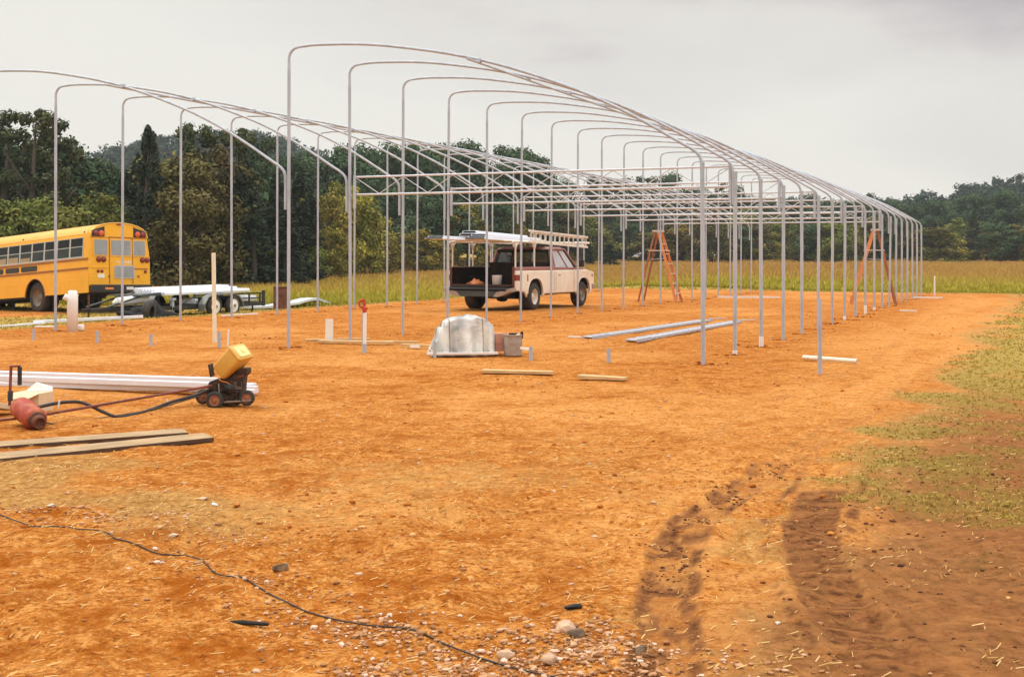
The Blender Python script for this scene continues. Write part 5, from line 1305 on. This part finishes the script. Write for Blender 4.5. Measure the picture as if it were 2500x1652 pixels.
# ------------------------------------------------------------------ stepladders (local: x spread direction, y width)
def stepladder(x, y, rz, H, spread, label, sx=1, paint='ladder'):
    t = thing('stepladder', label, 'stepladder', (x, y, gz(x, y)), (0, 0, rz), 'orange stepladders inside the frame')
    ft, bk = spread * .55 * sx, -spread * .45 * sx
    tx0, tx1 = .06 * sx, -.06 * sx
    def at(s, h, side):   # point on front rail: s = -1/1
        f = h / H
        return (ft + (tx0 - ft) * f, s * (.34 - .15 * f), h) if side == 'f' else (bk + (tx1 - bk) * f, s * (.30 - .12 * f), h)
    for s in (-1, 1):
        m = MB(); a, b = Vector(at(s, 0, 'f')), Vector(at(s, H, 'f')); d_ = (b - a); q_ = d_.to_track_quat('Z', 'Y').to_matrix().to_4x4()
        ang_ = math.atan2(b.x - a.x, b.z - a.z)
        MM = Matrix.Translation(a) @ Matrix.Rotation(ang_, 4, 'Y') @ Matrix.Rotation(-math.atan2(b.y - a.y, d_.length), 4, 'X')
        m.box(-.045, .045, -.014, .014, 0, d_.length, 0, MM); m.build('front_rail', M[paint], t, .003)
        m = MB(); a, b = Vector(at(s, 0, 'b')), Vector(at(s, H, 'b')); d_ = b - a; ang_ = math.atan2(b.x - a.x, b.z - a.z)
        MM = Matrix.Translation(a) @ Matrix.Rotation(ang_, 4, 'Y') @ Matrix.Rotation(-math.atan2(b.y - a.y, d_.length), 4, 'X')
        m.box(-.03, .03, -.012, .012, 0, d_.length, 0, MM); m.build('back_rail', M['ladder_d'], t, .003)
    n_s = 7
    for i in range(1, n_s):
        h = H * i / n_s * .98 - .04; a, b = Vector(at(-1, h, 'f')), Vector(at(1, h, 'f'))
        m = MB(); m.box(a.x - .05, a.x + .05, a.y, b.y, h - .012, h + .012); m.build('step', M['ladder_w'], t, .003)
    for h in (.5, 1.1, 1.7):
        a, b = Vector(at(-1, h, 'b')), Vector(at(1, h, 'b')); m = MB(); m.tube([a, b], .013, 8); m.build('back_brace', M['ladder_d'], t)
    m = MB(); m.box(-.14, .14, -.22, .22, H - .01, H + .045); m.build('top_cap', M['ladder_w'], t, .006)
    h = H - .62; a, b = at(1, h, 'f'), at(1, h, 'b')
    m = MB(); x0_, x1_ = sorted((a[0] + .10 * sx, b[0] - .06 * sx)); m.box(x0_, x1_, -.25, .25, h - .015, h + .012); m.build('pail_shelf', M['ladder_w'], t, .003)
    m = MB()
    for s in (-1, 1): m.tube([at(s, H * .62, 'f'), at(s, H * .60, 'b')], .008, 6)
    m.build('spreader', M['galv'], t)
    return t
stepladder(4.80, 39.0, R(-24), 2.30, 1.30, 'orange brown wooden stepladder right of the pickup truck inside the left bay', 1)
stepladder(11.45, 37.4, R(-14), 2.32, 1.36, 'bright orange stepladder among the right hand row of posts', -1)
# ------------------------------------------------------------------ trees
def leaf_mat(name, stops, hue=.0, val=.22):
    m = bpy.data.materials.new(name); m.use_nodes = True
    nt = m.node_tree; L = nt.links; b = nt.nodes['Principled BSDF']
    b.inputs['Roughness'].default_value = .9; b.inputs['Specular IOR Level'].default_value = .04
    a = N(nt, 'ShaderNodeAttribute', attribute_name='rnd')
    rp = N(nt, 'ShaderNodeValToRGB'); el = rp.color_ramp.elements
    el[0].position, el[0].color = stops[0][0], (*stops[0][1], 1); el[1].position, el[1].color = stops[-1][0], (*stops[-1][1], 1)
    for p, c in stops[1:-1]:
        x = el.new(p); x.color = (*c, 1)
    L.new(a.outputs['Fac'], rp.inputs[0])
    oi = N(nt, 'ShaderNodeObjectInfo')
    mr = N(nt, 'ShaderNodeMapRange'); mr.inputs['To Min'].default_value = 1 - val; mr.inputs['To Max'].default_value = 1 + val; L.new(oi.outputs['Random'], mr.inputs['Value'])
    mh = N(nt, 'ShaderNodeMapRange'); mh.inputs['To Min'].default_value = .5 - .025; mh.inputs['To Max'].default_value = .5 + .02; L.new(oi.outputs['Random'], mh.inputs['Value'])
    hs = N(nt, 'ShaderNodeHueSaturation'); L.new(rp.outputs[0], hs.inputs['Color']); L.new(mr.outputs[0], hs.inputs['Value']); L.new(mh.outputs[0], hs.inputs['Hue'])
    L.new(hs.outputs[0], b.inputs['Base Color'])
    return m
LEAF = dict(
    oak=leaf_mat('dark_oak_leaves', [(0, (.044, .072, .036)), (.5, (.072, .112, .054)), (1, (.12, .165, .080))]),
    cedar=leaf_mat('cedar_foliage', [(0, (.026, .037, .025)), (.6, (.042, .056, .036)), (1, (.066, .080, .050))]),
    tall=leaf_mat('light_tall_leaves', [(0, (.042, .056, .030)), (.5, (.075, .092, .042)), (1, (.15, .16, .075))]),
    olive=leaf_mat('olive_leaves', [(0, (.060, .058, .022)), (.5, (.125, .115, .040)), (1, (.22, .185, .070))]),
    shrub=leaf_mat('shrub_leaves', [(0, (.070, .088, .024)), (.5, (.155, .178, .045)), (1, (.27, .28, .075))]),
    yellow=leaf_mat('yellowing_leaves', [(0, (.075, .078, .020)), (.45, (.17, .16, .036)), (.75, (.36, .29, .055)), (1, (.52, .41, .10))]),
    far=leaf_mat('hazy_hill_leaves', [(0, (.026, .048, .034)), (.5, (.046, .076, .053)), (1, (.082, .115, .076))]),
)
def crown(kind, seed, n_leaf, leaf):
    """unit tree: height 1, crown width 1; leaf quads gathered in clumps; returns verts, quads, rnd"""
    q = np.random.default_rng(seed)
    C = []; Rr = []
    if kind == 'cedar':
        for i in range(60):
            h = .04 + .92 * (i / 59) ** .9; rad = .46 * (1 - h) ** .62 * (1 if h > .10 else .8)
            a = q.uniform(0, 2 * np.pi); r = rad * q.uniform(.45, .85)
            C.append((r * np.cos(a), r * np.sin(a), h)); Rr.append((max(.06, rad * .42), .05))
        C.append((0, 0, .97)); Rr.append((.04, .05))
    elif kind == 'tall':
        for i in range(24):
            h = q.uniform(.30, .97); rad = .46 * math.sin(math.pi * min(1, (h - .18) / .86)) ** .6
            a = q.uniform(0, 2 * np.pi); r = rad * q.uniform(.2, 1.0)
            C.append((r * np.cos(a), r * np.sin(a), h)); s = q.uniform(.06, .15); Rr.append((s, s * .40))
    elif kind in ('shrub', 'yellow', 'olive'):
        for i in range(44):
            h = q.uniform(.08, .95); rad = .5 * (1 - ((h - .34) / .72) ** 2) ** .5 if abs((h - .34) / .72) < 1 else .05
            a = q.uniform(0, 2 * np.pi); r = rad * q.uniform(.35, .95)
            C.append((r * np.cos(a), r * np.sin(a), h)); s = q.uniform(.10, .20); Rr.append((s, s * .62))
    else:
        for i in range(40):
            h = q.uniform(.22, .95); t = (h - .60) / .42; rad = .5 * max(.08, 1 - t * t) ** .5
            a = q.uniform(0, 2 * np.pi); r = rad * q.uniform(.4, .92)
            C.append((r * np.cos(a), r * np.sin(a), h)); s = q.uniform(.11, .21); Rr.append((s, s * .50))
    C = np.array(C); Rr = np.array(Rr)
    ci = q.integers(0, len(C), n_leaf)
    d = q.normal(0, 1, (n_leaf, 3)); d /= np.linalg.norm(d, axis=1, keepdims=True)
    rr = q.uniform(0, 1, n_leaf) ** .45 * q.uniform(.85, 1.18, n_leaf)
    off = d * rr[:, None]
    P = C[ci] + off * np.stack([Rr[ci, 0], Rr[ci, 0], Rr[ci, 1]], -1)
    P[:, 2] = np.clip(P[:, 2], .0, 1.03)
    nrm = d * .75 + q.normal(0, .34, (n_leaf, 3)) + np.array([0, 0, .25]); nrm /= np.linalg.norm(nrm, axis=1, keepdims=True)
    t1 = np.cross(nrm, q.normal(0, 1, (n_leaf, 3))); t1 /= np.linalg.norm(t1, axis=1, keepdims=True); t2 = np.cross(nrm, t1)
    tone = q.uniform(0, 1, len(C))[ci] * .45 + q.uniform(0, 1, n_leaf) * .55
    sz = leaf * q.uniform(.6, 1.3, n_leaf)
    return P, t1, t2, tone, sz
def crown_mesh(kind, seed, n_leaf, leaf, Wd, H):
    P, t1, t2, tone, sz = crown(kind, seed, n_leaf, leaf)
    P = P * np.array([Wd, Wd, H])
    s = sz[:, None]
    V = np.stack([P - t1 * s, P - t2 * s * .55, P + t1 * s, P + t2 * s * .55], 1).reshape(-1, 3)
    F = np.arange(n_leaf)[:, None] * 4 + np.array([[0, 1, 2, 3]])
    return V, F, np.repeat(tone, 4)
NOM = dict(oak=(8, 11), cedar=(3.2, 8), tall=(5.5, 10.5), olive=(5, 8), shrub=(4.5, 4.5), yellow=(5, 6.5))
CNT = dict(oak=9000, cedar=6500, tall=3600, olive=7500, shrub=6500, yellow=6500)
LSZ = dict(oak=.20, cedar=.11, tall=.15, olive=.145, shrub=.115, yellow=.135)
PROTO = {}
for kind in NOM:
    for vr in range(4):
        Wd, H = NOM[kind]
        V, F, tone = crown_mesh(kind, 300 + hash_k if False else 300 + list(NOM).index(kind) * 10 + vr, CNT[kind], LSZ[kind], Wd, H)
        me_o = mesh_np('crown', V, F, LEAF[kind], {'rnd': tone})
        me = me_o.data; bpy.data.objects.remove(me_o)
        q = random.Random(40 + vr); m = MB(); tr = H * .016 + .05
        top = H * (.9 if kind in ('tall', 'cedar') else .7)
        pts = [(0, 0, -.4), (q.uniform(-.05, .05), q.uniform(-.05, .05), H * .25), (q.uniform(-.15, .15), q.uniform(-.15, .15), H * .5), (q.uniform(-.2, .2), q.uniform(-.2, .2), top)]
        m.tube(pts, [tr * 1.25, tr, tr * .75, tr * .2], 7)
        if kind != 'cedar':
            for i in range(7):
                h = H * q.uniform(.25, .6); a = q.uniform(0, 6.28); r = Wd * q.uniform(.25, .42)
                m.tube([(0, 0, h), (math.cos(a) * r * .5, math.sin(a) * r * .5, h + H * .10), (math.cos(a) * r, math.sin(a) * r, h + H * q.uniform(.16, .3))], [tr * .5, tr * .33, tr * .1], 5)
        to = m.build('trunk', M['bark']); tm = to.data; bpy.data.objects.remove(to)
        PROTO[kind, vr] = (me, tm)
TREES = [
    (-29.8, 70, 10.1, 6.2, 'tall'), (-27.8, 69, 10.2, 5.6, 'tall'), (-27.6, 72, 9.8, 5.2, 'tall'), (-18.2, 73, 10.3, 5.6, 'tall'),
    (-17.6, 76, 9.9, 4.4, 'tall'), (-19.3, 72, 9.7, 4.4, 'tall'), (-19.0, 62, 8.2, 3.2, 'cedar'), (-20.5, 65, 7.0, 3.0, 'cedar'),
    (-19.5, 66, 6.6, 3.0, 'cedar'), (-14.3, 66, 5.4, 3.2, 'cedar'), (-13.9, 70, 6.3, 3.6, 'cedar'), (-13.5, 75, 6.5, 3.6, 'cedar'),
    (-12.7, 67, 4.9, 3.0, 'cedar'), (-21.6, 66, 6.1, 3.0, 'cedar'), (-15.7, 69, 6.4, 3.4, 'cedar'), (-13.9, 82, 5.8, 3.2, 'cedar'),
    (-33.5, 74, 9.2, 7, 'oak'), (-31.9, 76, 8.8, 7, 'oak'), (-30.8, 78, 8.8, 7, 'oak'), (-29.4, 80, 8.3, 6.5, 'oak'),
    (-27.5, 80, 7.8, 6.5, 'oak'), (-21.0, 100, 11.5, 5, 'oak'), (-22.6, 118, 11.6, 8, 'oak'), (-21.4, 122, 12.2, 8, 'oak'),
    (-19.3, 126, 13.0, 8, 'oak'), (-16.6, 126, 13.3, 8, 'oak'), (-14.7, 132, 14.3, 8.5, 'oak'), (-11.7, 136, 15.2, 9, 'oak'),
    (-9.3, 140, 14.7, 8, 'oak'), (-7.0, 150, 15.3, 9, 'oak'), (-4.1, 150, 15.9, 9.5, 'oak'), (-0.8, 155, 16.1, 9.5, 'oak'),
    (1.8, 160, 15.6, 8, 'oak'), (3.3, 160, 13.7, 6, 'oak'), (-11.0, 118, 8.2, 7, 'oak'), (-6.9, 122, 7.6, 7, 'oak'),
    (-2.5, 132, 7.8, 7, 'oak'), (2.1, 142, 8.6, 7, 'oak'), (-18.6, 65, 7.0, 5, 'olive'), (-17.0, 64, 6.2, 5, 'olive'),
    (-17.7, 70, 8.0, 5, 'olive'), (-16.6, 60, 4.9, 4, 'olive'), (-27.4, 62, 4.1, 5.6, 'shrub'), (-26.3, 63, 4.4, 5.6, 'shrub'),
    (-24.2, 62, 4.6, 5.6, 'shrub'), (-22.3, 62, 4.9, 5.4, 'shrub'), (-21.4, 63, 4.3, 4.8, 'shrub'), (-18.2, 68, 3.0, 5, 'shrub'),
    (-16.3, 70, 2.7, 5, 'shrub'), (-16.6, 67, 2.0, 4, 'shrub'), (-15.3, 72, 1.9, 4.4, 'shrub'), (-20.5, 66, 2.8, 4, 'shrub'),
    (-14.4, 78, 2.5, 4.6, 'shrub'), (-19.2, 65, 1.7, 3.4, 'shrub'), (-14.8, 76, 1.7, 4, 'shrub'), (-14.5, 90, 6.5, 5, 'yellow'),
    (-13.8, 97, 7.6, 4.6, 'yellow'), (-12.5, 100, 6.6, 5.4, 'yellow'), (-13.1, 86, 3.6, 3.6, 'yellow'), (-11.6, 104, 5.1, 4, 'yellow'),
    (-9.2, 112, 4.2, 5, 'yellow'), (-4.6, 124, 7.1, 6, 'yellow'), (-0.3, 134, 7.2, 6, 'yellow'), (-7.3, 114, 3.4, 4, 'yellow'),
    (7.3, 190, 13.9, 8, 'oak'), (16.7, 205, 15.5, 8, 'oak'), (19.9, 206, 15.4, 7, 'oak'), (27.5, 215, 16.8, 9, 'oak'),
    (31.1, 216, 14.3, 9, 'oak'), (35.6, 220, 13.9, 8, 'oak'), (42.8, 224, 15.1, 8, 'oak'), (47.1, 226, 13.3, 9, 'oak'),
    (56.0, 228, 13.7, 8, 'oak'), (60.3, 230, 12.8, 8, 'oak'), (64.8, 230, 13.3, 8, 'oak'), (73.2, 230, 12.8, 8, 'oak'),
    (76.9, 230, 12.3, 8, 'oak'), (79.8, 228, 12.7, 8, 'oak'), (82.9, 226, 13.1, 9, 'oak'), (86.1, 224, 13.5, 9, 'oak'),
    (89.2, 222, 13.5, 9, 'oak'), (92.2, 220, 14.1, 9, 'oak'), (95.5, 218, 14.3, 9, 'oak'), (13.9, 200, 17.0, 7, 'tall'),
    (23.3, 210, 17.9, 7.5, 'tall'), (39.0, 221, 15.4, 7, 'tall'), (51.6, 226, 14.4, 7, 'tall'), (68.7, 229, 14.1, 6, 'tall'),
    (4.9, 172.1, 8.3, 8.163650715263, 'shrub'), (6.7, 167.7, 8.1, 7.204773043455225, 'olive'), (10.1, 189.0, 9.0, 6.665784527070953, 'yellow'), (11.3, 173.3, 7.5, 8.480615037072821, 'shrub'),
    (14.7, 193.3, 9.2, 3.4, 'cedar'), (16.8, 189.2, 7.1, 6.58030685405772, 'olive'), (18.3, 183.8, 7.0, 6.260154757904766, 'oak'), (20.7, 185.2, 5.5, 6.746620621780831, 'shrub'),
    (21.2, 173.4, 5.2, 8.521388038253317, 'olive'), (22.9, 173.8, 6.7, 8.544132264670903, 'yellow'), (25.5, 177.4, 5.3, 6.864610711433955, 'shrub'), (26.7, 172.0, 6.6, 3.4, 'cedar'),
    (27.9, 166.3, 8.1, 7.388009226911159, 'olive'), (32.8, 180.6, 6.2, 8.102636158678902, 'oak'), (35.5, 185.2, 8.8, 7.238383969221975, 'shrub'), (37.2, 184.0, 7.0, 6.551110946144851, 'olive'),
    (39.0, 182.7, 5.4, 6.596136597640405, 'yellow'), (42.7, 190.2, 8.1, 6.8324363700709245, 'shrub'), (45.1, 190.9, 9.1, 3.4, 'cedar'), (42.1, 170.3, 5.9, 6.077028238240135, 'olive'),
    (43.3, 167.5, 6.5, 8.204633869421777, 'oak'), (45.0, 165.5, 6.4, 6.965028359726222, 'shrub'), (52.1, 184.6, 5.5, 8.040131155057129, 'olive'), (53.6, 183.5, 6.2, 6.875985997984654, 'yellow'),
    (55.3, 183.0, 7.8, 6.99392168759756, 'shrub'), (51.9, 166.3, 7.2, 3.4, 'cedar'), (61.1, 189.1, 7.1, 7.714367265189488, 'olive'), (57.2, 171.2, 7.4, 6.3408546982557965, 'oak'),
    (64.4, 187.1, 5.5, 8.030481352745417, 'shrub'), (58.9, 166.2, 5.8, 7.747995218241035, 'olive'), (60.6, 166.1, 5.1, 6.878722245405438, 'yellow'), (69.9, 184.5, 7.9, 7.4332858890691265, 'shrub'),
    (69.0, 177.3, 8.5, 3.4, 'cedar'), (71.3, 178.3, 6.1, 8.493141357952053, 'olive'), (68.3, 165.9, 6.4, 6.760162135416026, 'oak'), (79.6, 188.2, 6.4, 8.6091285480936, 'shrub'),
    (72.1, 166.5, 6.5, 7.696032601226628, 'olive'), (9.5, 150, 3.8, 2.6, 'cedar'), (11.9, 145, 3.1, 3.4, 'cedar'),
]

KIND = dict(oak=('broadleaf_tree', 'dark round broadleaf tree', 'tree'), cedar=('cedar_tree', 'dark narrow cedar', 'tree'), tall=('tall_tree', 'tall airy tree with sky showing through', 'tree'),
            olive=('olive_tree', 'olive brown leafy tree', 'tree'), shrub=('shrub', 'rounded green shrub', 'shrub'), yellow=('yellowing_tree', 'yellow green autumn tree', 'tree'))
ORD = ['first', 'second', 'third', 'fourth', 'fifth', 'sixth', 'seventh', 'eighth', 'ninth', 'tenth', 'eleventh', 'twelfth', 'thirteenth', 'fourteenth', 'fifteenth', 'sixteenth', 'seventeenth', 'eighteenth', 'nineteenth', 'twentieth']
def sector(t):
    """what the tree stands behind, by its bearing from the photograph's viewpoint"""
    for lim, nm in ((-.355, 'behind the school bus'), (-.29, 'just right of the bus'), (-.19, 'behind the trailer'), (-.115, 'behind the front left bay posts'), (-.03, 'left of the pickup'), (.07, 'behind the pickup'), (.16, 'behind the left stepladder'), (.27, 'between the two stepladders'), (.335, 'behind the right stepladder')):
        if t < lim: return nm
    return 'right of the greenhouse'
cnt = {}
sector_tot = {}
ordr = sorted(range(len(TREES)), key=lambda i: TREES[i][0] / TREES[i][1])
for i in ordr:
    x, y, H, Wd, kind = TREES[i]; k_ = (kind, sector(x / y)); sector_tot[k_] = sector_tot.get(k_, 0) + 1
for i in ordr:
    x, y, H, Wd, kind = TREES[i]
    nm, desc, cat = KIND[kind]
    sc = sector(x / y); k_ = (kind, sc); cnt[k_] = cnt.get(k_, 0) + 1
    noun = {'oak': 'broadleaf', 'cedar': 'cedar', 'tall': 'airy one', 'olive': 'olive one', 'shrub': 'shrub', 'yellow': 'yellow one'}[kind]
    lab = f'{desc} {sc}' if sector_tot[k_] == 1 else f'{desc} {sc}, {ORD[cnt[k_] - 1]} from the left there'
    z = gz(x, y)
    r = thing(nm, lab, cat, (x, y, z), (0, 0, random.uniform(0, 6.28)), 'trees and shrubs along the edge of the meadow')
    n0 = NOM[kind]; r.scale = (Wd / n0[0], Wd / n0[0], (H - z) / n0[1])
    me, tm = PROTO[kind, random.randrange(4)]
    c = bpy.data.objects.new('crown', me); COL.objects.link(c); c.parent = r
    t = bpy.data.objects.new('trunk', tm); COL.objects.link(t); t.parent = r
# ---- woods behind, read as one mass: many small crowns in one mesh
def wood(name, pts, hts, wds, mat_, label, seed, n_leaf=420, leaf=.75):
    Vs = []; Fs = []; Ts = []; b = 0
    base = [crown('oak', seed + i, n_leaf, 1.0) for i in range(6)]
    q = np.random.default_rng(seed)
    for (x, y), H, Wd in zip(pts, hts, wds):
        P, t1, t2, tone, sz = base[q.integers(6)]
        a = q.uniform(0, 6.28); c, s = math.cos(a), math.sin(a)
        P2 = np.stack([(P[:, 0] * c - P[:, 1] * s) * Wd + x, (P[:, 0] * s + P[:, 1] * c) * Wd + y, P[:, 2] * H + gz(x, y)], -1)
        sl = sz[:, None] * leaf
        Vs.append(np.stack([P2 - t1 * sl, P2 - t2 * sl * .6, P2 + t1 * sl, P2 + t2 * sl * .6], 1).reshape(-1, 3))
        Fs.append(np.arange(n_leaf)[:, None] * 4 + np.array([[0, 1, 2, 3]]) + b); b += n_leaf * 4
        Ts.append(np.repeat(np.clip(tone * .7 + q.uniform(0, .3), 0, 1), 4))
    o = mesh_np(name, np.concatenate(Vs), np.concatenate(Fs), mat_, {'rnd': np.concatenate(Ts)})
    return tag(o, label, 'woods', kind='stuff')
q = np.random.default_rng(5)
# understory right behind the row of individual trees
pts = []; hts = []; wds = []
for t in np.linspace(-.50, .50, 250):
    px = t * 2751 + 1186.5
    D = np.interp(px, [-200, 200, 560, 700, 850, 1000, 1250, 1330, 1500, 2600], [76, 80, 86, 126, 136, 144, 170, 205, 228, 232])
    topy = np.interp(px, [-200, 180, 300, 650, 740, 1240, 1300, 2050, 2600], [350, 372, 390, 395, 372, 385, 452, 462, 440])
    for k in range(2):
        Y = D + q.uniform(1, 9) + 5 * k
        H = ((588 - topy) / 2751 * Y + 1.4355 - gz(t * Y, Y)) * q.uniform(.70, 1.0)
        pts.append((t * Y + q.normal(0, 1), Y)); hts.append(max(3, H)); wds.append(q.uniform(4.5, 7.5) * (Y / 150) ** .4)
wood('woods', pts, hts, wds, LEAF['oak'], 'shaded dark woodland filling in behind the front trees', 500, 620, .42)
# wooded hills
pts = []; hts = []; wds = []
for i in range(620):
    x = q.uniform(70, 330); y = q.uniform(270, 400)
    pts.append((x, y)); hts.append(q.uniform(9, 15)); wds.append(q.uniform(7, 12))
wood('wooded_hill', pts, hts, wds, LEAF['far'], 'wooded hill rising at the right edge', 520, 800, .52)
pts = []; hts = []; wds = []
for i in range(420):
    x = q.uniform(-215, 10); y = q.uniform(350, 450)
    pts.append((x, y)); hts.append(q.uniform(9, 14)); wds.append(q.uniform(8, 13))
wood('wooded_hill', pts, hts, wds, LEAF['far'], 'distant bluish wooded ridge behind the left trees', 540, 700, .60)
# low weeds along the wood edge

# ------------------------------------------------------------------ thin damp air over the valley
m = MB(); m.box(-430, 430, -60, 560, -3.5, 75)
hz = m.build('haze', M['galv']); hz.data.materials.clear()
hm = bpy.data.materials.new('damp_air'); hm.use_nodes = True; hn = hm.node_tree; hn.nodes.clear()
ho = N(hn, 'ShaderNodeOutputMaterial'); pv = N(hn, 'ShaderNodeVolumePrincipled')
pv.inputs['Color'].default_value = (.86, .92, .96, 1); pv.inputs['Density'].default_value = .00030; pv.inputs['Anisotropy'].default_value = .2
hn.links.new(pv.outputs[0], ho.inputs['Volume']); hz.data.materials.append(hm)
tag(hz, 'thin damp haze over the meadow and hills', 'haze', kind='stuff')
